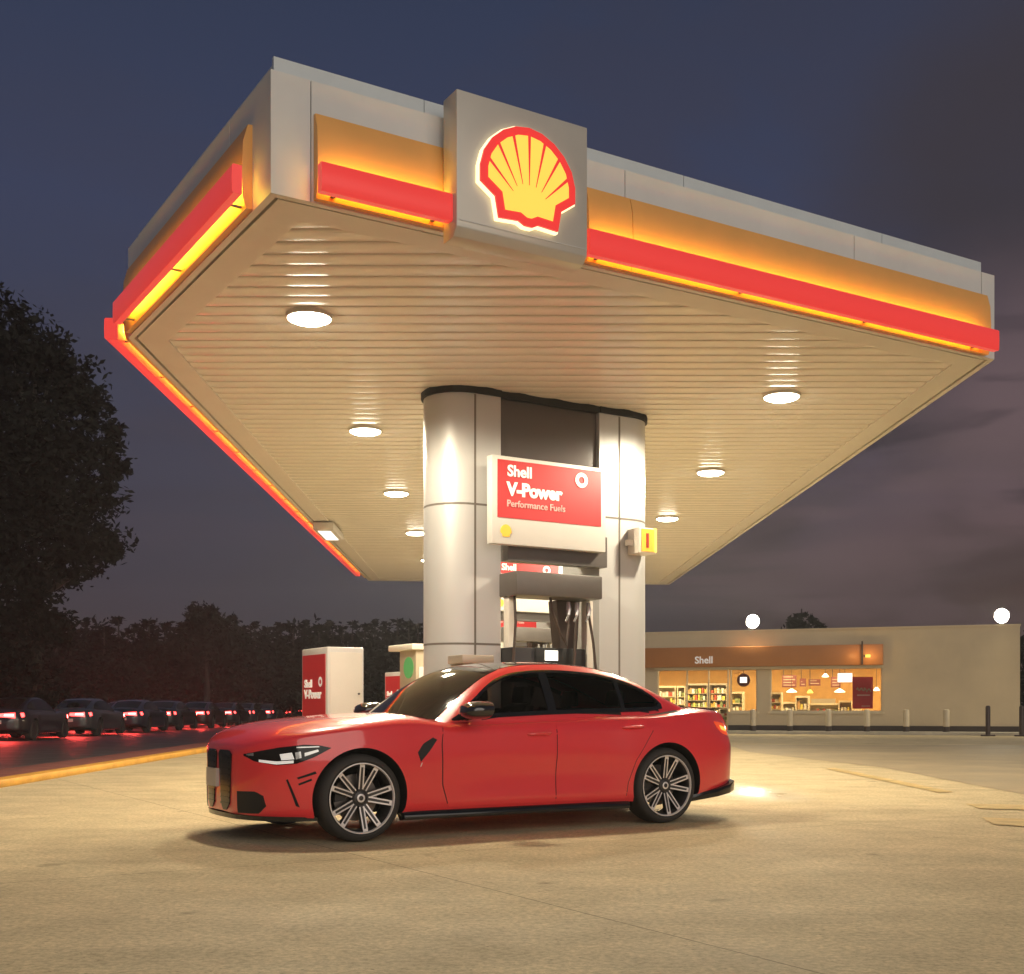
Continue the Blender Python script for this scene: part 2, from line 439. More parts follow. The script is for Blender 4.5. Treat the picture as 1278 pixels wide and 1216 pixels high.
def edge(a, b):
    u = unit(vsub(b, a)); out = (u[1], -u[0]); L = math.hypot(*vsub(b, a))
    return frame(a, u, out), u, L
FH = .87
frA, uA, LA = edge(P1, P5)
sA = lambda px, d=0.: alongs(px, (P1[0]+uA[1]*d, P1[1]-uA[0]*d), uA)
frE, uE, LE = edge(P5, P4)
frD, uD, LD = edge(P4, P3)
frC, uC, LC = edge(P3, P2)
frB, uB, LB = edge(P2, P1)
def fascia(fr, L, name='fascia', seams=()):
    mb = MB(); cuts = [0]+list(seams)+[L]
    for a, b in zip(cuts[:-1], cuts[1:]):
        mb.fbox(fr, a+(.004 if a else 0), b-(.004 if b < L else 0), -.04, 0, H+.002, H+FH)
    mb.build(name, M['fascia'], canopy)
fascia(frA, LA, seams=(sA(388), sA(780), sA(1066), sA(1225)))
for fr, L in ((frE, LE), (frD, LD), (frC, LC), (frB, LB)): fascia(fr, L, seams=tuple(k*3.0 for k in range(1, int(L/3.0)+1) if k*3.0 < L-.5))
# roof flashing set back behind the fascia
fl = MB()
for a, b in zip([sA(346), sA(535), sA(860), sA(1108)], [sA(535), sA(860), sA(1108), sA(1232)]): fl.fbox(frA, a, b-.006, -.10, -.07, H+.6, H+1.005)
fl.fbox(frE, .2, LE-.2, -.10, -.07, H+.6, H+.985); fl.fbox(frC, .2, LC-.2, -.10, -.07, H+.6, H+.985); fl.fbox(frB, .1, LB-.1, -.10, -.07, H+.6, H+.985)
fl.build('roof_flashing', M['flash'], canopy)

def cladding(fr, a, b, seams=()):
    cuts = [a]+list(seams)+[b]; mb = MB()
    for p, q in zip(cuts[:-1], cuts[1:]):
        ring2 = [(.0, .015), (.05, .015), (.075, .10), (.08, .30), (.07, .50), (.035, .625), (.0, .63)]
        mb.prism([fr(p+.003, d, H+z) for d, z in ring2], [fr(q-.003, d, H+z) for d, z in ring2])
    return mb.build('cladding', M['orange'], canopy, smooth=True, sharp=50)
def lightbar(fr, a, b, a2=None, b2=None, low=False):
    mb = MB(); rg = [(.165, .0), (.228, -.003), (.238, .008), (.24, .10), (.238, .190), (.228, .202), (.165, .20)]
    if low: rg = [(.108, -.01)]+rg[1:-1]+[(.108, .20)]
    mb.prism([fr(a, d, H+z) for d, z in rg], [fr(b, d, H+z) for d, z in rg])
    o = mb.build('light_bar', M['redbar'], canopy, smooth=True, sharp=50)
    ld = MB(); n = max(1, int((b-a)/1.3))
    a2 = a if a2 is None else a2; b2 = b if b2 is None else b2
    w = (b2-a2)/n
    for k in range(n): ld.fbox(fr, a2+k*w+.02, a2+(k+1)*w-.02, *((.085, .100) if low else (.140, .158)), H+.11, H+.185)
    ld.build('led_strip', M['led'], o)
    for k in range(n+1):
        q = a2+.1+(b2-a2-.2)*k/n
        MB().fbox(fr, q-.015, q+.015, .06, .19, H+.035, H+.045).build('bracket', M['greymetal'], o)
cladding(frA, sA(391), sA(556)); cladding(frA, sA(728), sA(1229), (sA(783),))
lightbar(frA, sA(399, .2), sA(562, .2), sA(403, .13), sA(559, .13)); lightbar(frA, sA(733, .2), sA(1243, .2), sA(736, .13), sA(1228, .13))
sB = lambda px, d=0.: alongs(px, (P2[0]+uB[1]*d, P2[1]-uB[0]*d), uB)
cladding(frB, .1, sB(307, .05)); lightbar(frB, sB(146, .2), sB(296, .2), sB(152, .15), sB(292, .15))
cladding(frC, .6, LC-.1); lightbar(frC, 1.2, LC-.02, 1.25, LC-.15, True)

# the logo panel
logo = thing('logo_sign', frA((sA(568)+sA(733))/2, .15, H), 'square champagne sign panel with red and yellow scallop shell on the canopy edge', 'sign')
a0, a1 = sA(570, .30), sA(733, .30)
yl = lambda a, d: frA(a, d, 0)[1]
zt_ = (zat(110, yl(a0, .3))+zat(160, yl(a1, .3)))/2-H; zb_l = zat(334, yl(a1, .24))-H; zc_ = zat(312, yl(a1, .3))-H
pr = [(.085, zt_), (.30, zt_), (.30, zc_), (.297, zc_-.05), (.28, zb_l+.05), (.245, zb_l+.012), (.20, zb_l), (.085, zb_l)]
MB().prism([frA(a0, d, H+z) for d, z in pr], [frA(a1, d, H+z) for d, z in pr]).build('panel', M['panel'], logo, smooth=True, bevel=.008)
MB().fbox(frA, a0+.02, a1-.02, .3, .304, H+zc_-.004, H+zc_+.004).build('crease_strip', M['signwhite'], logo)  # pale strip paints the highlight along the crease
# scallop emblem
half = [(0, -.022), (.05, -.02), (.12, .015), (.36, .0), (.40, .215), (.575, .335), (.575, .50), (.53, .66), (.435, .80), (.31, .905), (.16, .975), (.0, 1.0)]
def emb_outline(s=1., inset=0.):
    pts = half+[(-x, y) for x, y in half[-2:0:-1]]
    if not inset: return pts
    return [tuple(p) for p in offset_poly(pts, inset)]
ec = sA(660, .36); yc_ = yl(ec, .36); ez = zat(280.5, yc_); eh = zat(160, yc_)-ez; ec += .0
EF = lambda x, d, y: frA(ec+x*eh, d, ez+y*eh)
emb = MB(); o1 = emb_outline()
emb.prism([EF(x, .345, y) for x, y in o1], [EF(x, .365, y) for x, y in o1])
em = emb.build('emblem', M['emred'], logo)
hb = MB(); o2 = emb_outline(inset=-.014)
hb.prism([EF(x, .306, y) for x, y in o2], [EF(x, .342, y) for x, y in o2]); hb.build('backlight', M['halo'], em)
o3 = emb_outline(inset=.085)
yb = MB().poly([EF(x, .368, y) for x, y in o3]); yb.build('shell_face', M['emyellow'], em)
rb = MB()
for (xt, yt, xb, yb_) in ((0, .925, 0, .40), (.193, .885, .080, .395), (.375, .765, .148, .36), (.485, .575, .195, .30)):
    for sg in ((1,) if xt == 0 else (1, -1)):
        dx, dy = unit((xt-xb, yt-yb_)); nx, ny = -dy, dx
        rb.poly([EF(sg*(xb+nx*.004), .3705, yb_+ny*.004), EF(sg*(xt+nx*.018), .3705, yt+ny*.018), EF(sg*(xt-nx*.018), .3705, yt-ny*.018), EF(sg*(xb-nx*.004), .3705, yb_-ny*.004)])
rb.build('rib_lines', M['emred'], em)

# downlights in the soffit
def lamp(parent, name, loc, power, col, size=.15, spot=None, target=None, blend=.4, bat=0):
    ld = bpy.data.lights.new(name, 'SPOT' if spot else 'POINT'); ld.energy = power; ld.color = col; ld.shadow_soft_size = size
    if spot: ld.spot_size = R(spot); ld.spot_blend = blend
    if bat:            # wide 'batwing' beam of a forecourt lamp: stronger towards the sides than straight down
        ld.use_nodes = True; nt = ld.node_tree; em = nt.nodes['Emission']
        tc = nt.nodes.new('ShaderNodeTexCoord'); sp = nt.nodes.new('ShaderNodeSeparateXYZ'); nt.links.new(tc.outputs['Normal'], sp.inputs[0])
        ab = nt.nodes.new('ShaderNodeMath'); ab.operation = 'ABSOLUTE'; nt.links.new(sp.outputs['Z'], ab.inputs[0])
        mx = nt.nodes.new('ShaderNodeMath'); mx.operation = 'MAXIMUM'; mx.inputs[1].default_value = .36; nt.links.new(ab.outputs[0], mx.inputs[0])
        pw = nt.nodes.new('ShaderNodeMath'); pw.operation = 'POWER'; pw.inputs[1].default_value = -bat; nt.links.new(mx.outputs[0], pw.inputs[0])
        nt.links.new(pw.outputs[0], em.inputs['Strength'])
    o = bpy.data.objects.new(name, ld); C.objects.link(o); o.parent = parent
    o.location = Vector(loc)-worldloc(parent)
    if target: o.rotation_euler = (Vector(target)-Vector(loc)).to_track_quat('-Z', 'Y').to_euler()
    return o
DL_POWER = 500
dl_pos = [(-1.88-.036*k, 11.1+4.52*k) for k in range(5)]+[(3.11-.09*k, 13.9+4.45*k) for k in range(4)]
dl_lab = ['largest downlight, in the soffit corner nearest the logo sign', 'second downlight from the front in the row left of the pillar', 'third downlight from the front in the row left of the pillar',
          'farthest visible small downlight in the row left of the pillar', 'rearmost downlight hidden at the back of the left soffit row',
          'big downlight at front of the row right of the pillar', 'middle downlight of the row right of the pillar', 'smallest downlight just above the yellow number sign', 'rearmost downlight behind the pillar at the back of right soffit row']
proto = None
for (x, y), lb in zip(dl_pos, dl_lab):
    if proto is None:
        t = thing('ceiling_downlight', (x, y, H), lb, 'downlight', 'downlights in the canopy soffit')
        MB().lathe([(.215, .03), (.215, -.010), (.208, -.014), (.199, -.014), (.199, .03)], (x, y, H), (0, 0, 1), (0, 1, 0), 28).build('trim_ring', M['border'], t, smooth=True)
        MB().lathe([(.198, -.005), (.195, -.02), (.15, -.040), (.08, -.05), (.01, -.052)], (x, y, H), (0, 0, 1), (0, 1, 0), 28).build('lens', M['lens'], t, smooth=True)
        lamp(t, 'bulb', (x, y, H-.09), DL_POWER, (1, .875, .64), .16, 172, (x, y, 0), .25, .95)
        proto = t
    else:
        t = dup(proto); t.location = (x, y, H); setp(t, lb)

# floodlight housing at the edge of the soffit
fx = hp(410, 661, H-.05)
t = thing('edge_floodlight', fx+(H-.1,), 'white box floodlight hanging at the left edge of the soffit', 'light')
dC = unit(vsub(P2, P3)); oC = (dC[1], -dC[0])
frF = frame(fx, dC, oC)
MB().fbox(frF, -.75, .75, -.2, .2, H-.17, H-.02).build('housing', M['signwhite'], t, bevel=.02)
MB().fbox(frF, -.6, .6, -.12, .12, H-.178, H-.172).build('diffuser', M['screen'], t)

# ------------------------------------------------------------------ pump islands
UA = (math.cos(R(31.25)), math.sin(R(31.25))); NA = (-UA[1], UA[0]); OA = (UA[1], -UA[0])
G = (-.1375, 13.75)
frP = frame(G, UA, OA)                       # front face of the pillar: a along, d towards the road user, z
def sP(px, d=0.): return alongs(px, (G[0]+OA[0]*d, G[1]+OA[1]*d), UA)
def YP(a, d=0.): return G[1]+UA[1]*a+OA[1]*d

def vpower_sign(fr, a0, a1, d, z0, z1, parent):
    w = a1-a0
    MB().fbox(fr, a0, a1, d-.12, d, z0, z1).build('housing', M['signwhite'], parent, bevel=.012)
    ra0, ra1, rz0, rz1 = a0+.045*w, a1-.045*w, z0+(z1-z0)*.30, z1-(z1-z0)*.045
    MB().fbox(fr, ra0, ra1, d+.001, d+.006, rz0, rz1).build('red_panel', M['signred'], parent)
    h = rz1-rz0
    tx = MB(); add_text(tx, 'Shell', fr, ra0+.08*w, d+.010, rz0+h*.73, h*.27, .0045)
    add_text(tx, 'V-Power', fr, ra0+.08*w, d+.010, rz0+h*.40, h*.315, .009)
    tx.build('lettering', M['white'], parent)
    t2 = MB(); add_text(t2, 'Performance Fuels', fr, ra0+.075*w, d+.010, rz0+h*.20, h*.165, .001, sx=.98); t2.build('small_lettering', M['pink'], parent)
    rg = MB(); cxr, czr = ra0+.80*(ra1-ra0), rz0+h*.80; n = 24
    for k in range(n):
        k2 = k+1
        q = [(r*math.cos(2*PI*kk/n), r*math.sin(2*PI*kk/n)) for r, kk in ((h*.062, k), (h*.135, k), (h*.135, k2), (h*.062, k2))]
        rg.poly([fr(cxr+x, d+.013, czr+yy) for x, yy in q])
    rg.build('ring_mark', M['white'], parent)
    gm = MB(); cxg, czg, s = a0+.115*w, z0+(z1-z0)*.085, (z1-z0)*.14
    gm.prism([fr(cxg+x*s*.9, d+.001, czg+yy*s) for x, yy in half+[(-x, yy) for x, yy in half[-2:0:-1]]], [fr(cxg+x*s*.9, d+.008, czg+yy*s) for x, yy in half+[(-x, yy) for x, yy in half[-2:0:-1]]])
    gm.build('shell_mark', M['gold'], parent)

HP = H-.05
pl0 = sP(593); pr0 = sP(773)
def pylon_ring(side, z, grow=0.):
    r = .40; pts = []
    if side < 0:
        c_ = pl0-.0
        pts = [(0.0+grow*0, grow), (0.0, -2*r-grow)]
        for k in range(0, 15):
            a = -PI/2-PI*k/14; pts.append((c_+(r+grow)*math.cos(a), -r+(r+grow)*math.sin(a)))
    else:
        c_ = sP(789); g0 = sP(748)
        pts = [(g0, -2*r-grow), (g0, grow)]
        for k in range(0, 15):
            a = PI/2-PI*k/14; pts.append((c_+(r+grow)*math.cos(a), -r+(r+grow)*math.sin(a)))
    return [frP(a, d, z) for a, d in pts]
island_roots = []
pil = thing('canopy_pillar', frP(sP(690), -.4, 0), 'wide silver round-ended pillar rising behind the red car', 'pillar', 'pillars holding the canopy')
for sd in (-1, 1):
    MB().prism(pylon_ring(sd, .15), pylon_ring(sd, HP)).build('cladding', M['silver'], pil, smooth=True, sharp=40)
sm = MB()
for sd in (-1, 1):
    for z in (1.72, 3.30):
        if sd > 0 and z < 2: continue
        sm.prism(pylon_ring(sd, z-.012, .002), pylon_ring(sd, z+.012, .002))
for a in (pl0, pr0): sm.fbox(frP, a-.013, a+.013, 0, .002, .16, HP-.01)
sm.build('seam', M['seam'], pil)
cl = MB()
ra, rb_ = pylon_ring(-1, HP, .03), pylon_ring(1, HP, .03)
def up(rng_, z): return [(p[0], p[1], z) for p in rng_]
cl.prism(up(ra, HP), up(ra, H+.03)); cl.prism(up(rb_, HP), up(rb_, H+.03)); cl.fbox(frP, .0, sP(748), -.8, .01, HP, H+.03)
cl.build('collar', M['gap'], pil)
MB().fbox(frP, .002, sP(748)-.002, -.78, -.06, 3.0, HP-.002).build('header', M['header'], pil)
isl = MB()
ip = [(-2.9, -.95), (2.2, -.95), (2.2, .55), (-2.9, .55)]
isl.prism([frP(a, d, 0) for a, d in ip], [frP(a, d, .15) for a, d in ip]).build('island_base', M['kerb'], pil, bevel=.03)

sg0, sg1 = sP(614, .28), sP(756, .28)
sgz1, sgz0 = zat(567, YP(sg0, .28)), zat(678, YP(sg0, .28))
sgn = thing('fuel_sign', frP((sg0+sg1)/2, .22, sgz0), 'large white and red V-Power sign on the pillar above the pump', 'sign', 'fuel brand signs over the pumps')
vpower_sign(frP, sg0, sg1, .28, sgz0, sgz1, sgn)
MB().fbox(frP, .0, sP(748), -.02, .16, sgz0-.16, sgz0+.2).build('mounting_box', M['greymetal'], sgn)

# dispenser between the two halves of the pillar
dp = thing('fuel_dispenser', frP(sP(690), .1, .15), 'grey fuel pump with hoses and lit screen between the pillar halves', 'fuel pump', 'fuel pumps at the islands')
h0, h1 = sP(645, .38), sP(752, .38)
hz1, hz0 = zat(712, YP(h0, .38)), zat(742, YP(h0, .38))
MB().fbox(frP, h0, h1, -.06, .38, hz0, hz1).build('hood', M['greymetal'], dp, bevel=.015)
bz = zat(808, YP(h0, .1))
MB().fbox(frP, h0+.03, h1-.12, -.25, .22, .152, bz).build('cabinet', M['darkplastic'], dp, bevel=.015)
sc0, sc1 = sP(680, .25), sP(696, .25)
MB().fbox(frP, sc0-.12, sc1+.2, .2205, .25, bz-.22, bz+.0).build('screen_surround', M['black'], dp, bevel=.01)
MB().fbox(frP, sc0, sc1, .2505, .256, bz-.145, bz-.03).build('screen', M['screen'], dp)
for px in (637, 734):
    a = sP(px, .1); MB().fbox(frP, a-.045, a+.045, .02, .14, .152, hz0-.001).build('post', M['cream'], dp, bevel=.008)
ap = sP(704, -.1)
MB().prism([frP(ap-.10, -.2, bz), frP(ap+.13, -.2, bz), frP(ap+.13, -.02, bz), frP(ap-.10, -.02, bz)], [frP(ap-.16, -.2, hz0), frP(ap+.17, -.2, hz0), frP(ap+.17, -.02, hz0), frP(ap-.16, -.02, hz0)]).build('mast', M['hose'], dp)
def hose(pts): MB().tube([frP(*p) for p in pts], .016, 8).build('hose', M['hose'], dp, smooth=True)
a1_, a2_ = sP(700, .3), sP(722, .3); a3_ = sP(741, .3)
hose([(a1_-.12, .26, hz0+.01), (a1_-.1, .27, hz0-.15), (a1_+.0, .28, hz0-.4), (a1_+.09, .28, hz0-.55), (a1_+.13, .27, hz0-.3), (a1_+.13, .26, hz0-.18)])
hose([(a2_, .26, hz0-.1), (a2_-.04, .29, hz0-.5), (a2_-.07, .3, hz0-.9), (a2_-.1, .29, hz0-1.35)])
hose([(a3_-.05, .26, hz0-.14), (a3_, .29, hz0-.5), (a3_+.04, .3, hz0-.9), (a3_+.06, .28, hz0-1.3)])
hose([(h0+.08, .2, hz0+.01), (h0+.07, .24, hz0-.3), (h0+.03, .26, hz0-.7), (h0-.0, .26, hz0-1.2)])
for a in (a2_, a3_-.05, a1_+.13):
    nz = MB().tube([frP(a, .26, hz0-.04), frP(a, .27, hz0-.12), frP(a-.02, .29, hz0-.2)], [.022, .03, .022], 8)
    nz.tube([frP(a-.02, .29, hz0-.2), frP(a-.07, .31, hz0-.27)], [.014, .011], 8)
    nz.build('nozzle', M['chrome'], dp, smooth=True)

SP = 9.1                                   # spacing of the islands
isl_lab = {'canopy_pillar': ['second silver pillar, behind the one nearest the car', 'third silver pillar, farthest back under the canopy'],
           'fuel_sign': ['second red and white fuel sign, seen through the pillar gap above the grey pump hood', 'third small red fuel sign seen through the gap under the hood'],
           'fuel_dispenser': ['second grey pump seen through the gap beneath the nearest pump hood', 'third fuel pump at the farthest island, mostly hidden']}
for k in (1, 2):
    for o in (pil, sgn, dp):
        c = dup(o); c.location = o.location+Vector((-.15*k, SP*k, 0)); setp(c, isl_lab[o.name.split('.')[0]][k-1])

# number sign
na = sP(801, .25); nY = YP(na, .25)
ns = thing('number_sign', frP(na, .2, zat(690, nY)), 'small amber box sign with number 1 on the pillar edge', 'sign')
nz0, nz1 = zat(690, nY), zat(658, nY); na1 = sP(820, .25)
MB().fbox(frP, na-.03, na1, -.0, .24, nz0, nz1).build('housing', M['cream'], ns, bevel=.01)
MB().fbox(frP, na, na1-.045, .2405, .25, nz0+.02, nz1-.015).build('face', M['amber'], ns)
MB().fbox(frP, na1-.043, na1-.004, .2405, .25, nz0+.02, nz1-.005).build('lit_edge', M['amberlit'], ns)
tx = MB(); add_text(tx, '1', frP, na+.025, .255, nz0+.07, .24, .006); tx.build('numeral', M['darkred'], ns)
MB().fbox(frP, na-.1, na-.0305, .05, .12, nz0+.1, nz0+.17).build('bracket', M['cream'], ns)

# dispenser cabinets at the ends of the islands
cbx = (-2.13, 13.8); frK = frame(cbx, UA, OA)    # near vertical edge of the cabinet
cab = thing('dispenser_cabinet', frK(.25, -.4, .0), 'white cabinet with red V-Power side standing left of the windscreen', 'cabinet', 'island end cabinets')
MB().fbox(frK, 0, .46, -.80, 0, .10, 1.70).build('cabinet_body', M['signwhite'], cab, bevel=.02)
MB().fbox(frK, .03, .43, .001, .012, .16, 1.64).build('side_door', M['cream'], cab, bevel=.004)
MB().lathe([(.012, 0), (.012, .02)], frK(.385, .012, 1.16), OA+(0,), (0, 0, 1), 10).build('lock', M['greymetal'], cab)
frKB = frame(frK(0, -.80, 0)[:2], OA, (-UA[0], -UA[1]))
MB().fbox(frKB, .05, .75, .001, .008, .14, 1.62).build('red_panel', M['signred'], cab)
tx = MB(); add_text(tx, 'Shell', frKB, .12, .012, 1.24, .13, .0025); add_text(tx, 'V-Power', frKB, .12, .012, 1.11, .145, .004)
tx.build('lettering', M['white'], cab)
rg = MB()
for k in range(20):
    q = [(r*math.cos(2*PI*kk/20), r*math.sin(2*PI*kk/20)) for r, kk in ((.028, k), (.06, k), (.06, k+1), (.028, k+1))]
    rg.poly([frKB(.62+x, .013, 1.30+yy) for x, yy in q])
rg.build('ring_mark', M['white'], cab)
MB().fbox(frK, -.05, .51, -.85, .05, .002, .10).build('plinth', M['kerb'], cab, bevel=.01)
c = dup(cab); c.location = cab.location+Vector((.02, 9.2, 0)); setp(c, 'smaller looking red cabinet half hidden by the car windscreen')

# payment kiosk with the green disc
kY = 20.0; kX = (519-HX)/F*kY; frQ = frame((kX, kY), UA, OA)
kz = zat(806, kY)
kq = thing('service_kiosk', frQ(.2, -.3, 0), 'tan service post with flat cap and round green disc beside the pillar', 'kiosk')
MB().fbox(frQ, 0, .34, -.62, 0, .0, kz-.07).build('kiosk_body', M['tan'], kq, bevel=.015)
MB().fbox(frQ, -.12, .42, -.82, .10, kz-.069, kz+.03).build('cap', M['cream'], kq, bevel=.015)
frQB = frame(frQ(0, -.62, 0)[:2], OA, (-UA[0], -UA[1]))
MB().lathe([(.18, .001), (.18, .012)], frQB(.36, 0, zat(833, kY)), (-UA[0], -UA[1], 0), (0, 0, 1), 32).build('green_disc', M['green'], kq)
MB().fbox(frQ, .05, .29, .001, .02, kz-.75, kz-.35).build('panel', M['signwhite'], kq, bevel=.005)

# windscreen wash bin in front of the pillar
bY = 12.9; bx0 = (577-HX)/F*bY; frW = frame((bx0, bY), UA, OA); bz1 = zat(817, bY)
wb = thing('waste_bin', frW(.2, -.15, 0), 'grey waste bin with flat lid in front of the pillar, behind the car roof', 'bin')
MB().fbox(frW, .02, .38, -.32, -.02, .15, bz1-.10).build('bin_body', M['tan'], wb, bevel=.02)
MB().fbox(frW, 0, .40, -.34, 0, bz1-.098, bz1).build('lid', M['fridge'], wb, bevel=.015)
MB().fbox(frW, .07, .33, -.018, -.012, bz1-.26, bz1-.13).build('slot', M['black'], wb)

# ------------------------------------------------------------------ cars
fW = pchip([(.075, .12), (.080, .22), (.092, .33), (.125, .45), (.19, .60), (.27, .70), (.39, .80), (.54, .865), (.7, .90), (.87, .925), (1.15, .918), (1.4, .905), (2, .895), (2.6, .895), (3.1, .905), (3.4, .925), (3.72, .935), (4.05, .915), (4.3, .875), (4.45, .83), (4.55, .77), (4.63, .68), (4.69, .55), (4.72, .40)])
fZB = pchip([(.075, .215), (.12, .195), (.3, .18), (.6, .175), (1.25, .19), (3.3, .19), (4.1, .21), (4.4, .265), (4.72, .34)])
fZT = pchip([(.075, .69), (.095, .735), (.15, .782), (.25, .832), (.45, .882), (.7, .913), (.95, .932), (1.35, .955), (1.55, .925), (1.7, .900), (2.0, .908), (2.68, .932), (3.2, .948), (3.68, .965), (4.0, .99), (4.2, 1.0), (4.45, .995), (4.555, .988), (4.59, .93), (4.63, .84), (4.68, .74), (4.72, .62)])
fZS = pchip([(.075, .61), (.11, .66), (.18, .708), (.3, .738), (.5, .765), (.87, .81), (1.3, .845), (1.6, .838), (2.6, .868), (3.6, .900), (4.2, .925), (4.45, .92), (4.55, .905), (4.60, .80), (4.66, .70), (4.72, .56)])
fP = pchip([(.075, 2.2), (.5, 2.5), (1.2, 2.9), (1.7, 2.3), (3.6, 2.3), (4.1, 3.2), (4.72, 3)])
def side_y(x, z):
    w = fW(x); k = min(1., w/.6)
    dy = .05*((.6-z)/.45)**2*.8 if z < .6 else .055*((z-.6)/.3)**2
    mid = math.exp(-((x-2.45)/.85)**4)
    dy += .016*mid*math.exp(-((z-.47)/.11)**2)
    dy -= .012*mid*math.exp(-((z-.27)/.05)**2)
    dy -= .010*math.exp(-((z-.80)/.035)**2)*math.exp(-((x-2.6)/1.5)**4)
    if x > 4.1 and z > .66: dy += .07*min(1., (x-4.1)/.35)**2*((z-.66)/.26)
    return w-dy*k
ST = sorted(set([.075, .0775, .080, .0835, .088, .094, .102, .112, .123, .137, .16, .19, .22, .255, .29, .33, .37, .42, .47]+[.52+.05*k for k in range(78)]+[4.42, 4.45, 4.48, 4.51, 4.53, 4.545, 4.56, 4.575, 4.59, 4.605, 4.62, 4.635, 4.65, 4.665, 4.68, 4.70, 4.72]))
ST = [s for s in ST if s <= 4.72]
def body_section(x):
    w, zb, zt, zs, p = fW(x), fZB(x), fZT(x), fZS(x), fP(x)
    k = min(1., w/.6); sy = lambda z: side_y(x, z)
    pts = [(0, zb), (.5*w, zb), (sy(zb+.06)-.10*k, zb), (sy(zb+.06)-.03*k, zb+.012), (sy(zb+.05), zb+.05)]
    z0 = zb+.09
    for i in range(15): z = z0+(zs-z0)*i/14; pts.append((sy(z), z))
    ys = sy(zs)
    for i in range(1, 21):
        a = PI/2*i/20
        pts.append((ys*max(0., math.cos(a))**(2/p), zs+(zt-zs)*math.sin(a)**(2/p)))
    pts[-1] = (0, zt)
    return pts
def loft(sections):      # list of (x, half section) -> verts, faces of a closed body
    v = []; n = len(sections[0][1]); full = 2*n-2; f = []
    for x, s in sections:
        v += [(x, -y, z) for y, z in s]+[(x, y, z) for y, z in s[-2:0:-1]]
    for i in range(len(sections)-1):
        for k in range(full):
            k2 = (k+1) % full
            f.append((i*full+k, i*full+k2, (i+1)*full+k2, (i+1)*full+k))
    f.append(tuple(range(full))); e = (len(sections)-1)*full; f.append(tuple(e+full-1-k for k in range(full)))
    return v, f
fT = pchip([(1.38, .915), (1.75, 1.165), (2.0, 1.292), (2.2, 1.352), (2.45, 1.382), (2.75, 1.390), (3.1, 1.375), (3.4, 1.332), (3.7, 1.245), (4.0, 1.12), (4.25, 1.015), (4.42, .95)])
fG = pchip([(1.38, .80), (1.65, .815), (2.2, .83), (2.8, .83), (3.3, .81), (3.7, .765), (4.0, .72), (4.42, .66)])
fSg = pchip([(1.38, 1.), (2.2, 1.), (2.9, 0.), (3.3, -.6), (4.42, -.8)])
def gh_top(x, y): return fT(x-fSg(x)*.17*(y/.7)**2)-.032*(y/.6)**2
def gh_side(x, z):
    t = max(0., z-.90); return fG(x)-.40*t-.30*t*t
def gh_section(x):
    zb = .84
    z = fT(x)
    for _ in range(12):
        yy = gh_side(x, z); z = .5*z+.5*gh_top(x, yy)
    z = max(z, zb+.004); yy = gh_side(x, z)
    pts = [(0, zb), (gh_side(x, zb)*.6, zb)]
    for i in range(11): zz = zb+(z-zb)*i/10; pts.append((gh_side(x, zz), zz))
    for i in range(1, 17): q = yy*(1-i/16); pts.append((q, max(gh_top(x, q), zb+.004)))
    for _ in range(3):
        new = pts[:]
        for i in range(8, len(pts)-1): new[i] = tuple((pts[i-1][j]+2*pts[i][j]+pts[i+1][j])/4 for j in (0, 1))
        pts = new
    return pts
def car_shell():
    v1, f1 = loft([(x, body_section(x)) for x in ST])
    gx = [1.385+.0175*k for k in range(174)]
    v2, f2 = loft([(x, gh_section(x)) for x in gx if x <= 4.42])
    return (v1, f1), (v2, f2)
(bv, bf), (gv, gf) = car_shell()
bvh = BVHTree.FromPolygons([Vector(p) for p in bv]+[Vector(p) for p in gv], [tuple(x) for x in bf]+[tuple(i+len(bv) for i in x) for x in gf])

def polyline(pts, n):
    d = [0]
    for a, b in zip(pts[:-1], pts[1:]): d.append(d[-1]+math.dist(a, b))
    out = []
    for i in range(n+1):
        t = d[-1]*i/n; k = 0
        while k < len(d)-2 and d[k+1] < t: k += 1
        s = 0 if d[k+1] == d[k] else (t-d[k])/(d[k+1]-d[k])
        out.append((pts[k][0]+(pts[k+1][0]-pts[k][0])*s, pts[k][1]+(pts[k+1][1]-pts[k][1])*s))
    return out
RAY = {'near': lambda a, b: (Vector((a, -3, b)), Vector((0, 1, 0))), 'far': lambda a, b: (Vector((a, 3, b)), Vector((0, -1, 0))),
       'front': lambda a, b: (Vector((-3, a, b)), Vector((1, 0, 0))), 'rear': lambda a, b: (Vector((8, a, b)), Vector((-1, 0, 0))),
       'top': lambda a, b: (Vector((a, b, 4)), Vector((0, 0, -1)))}
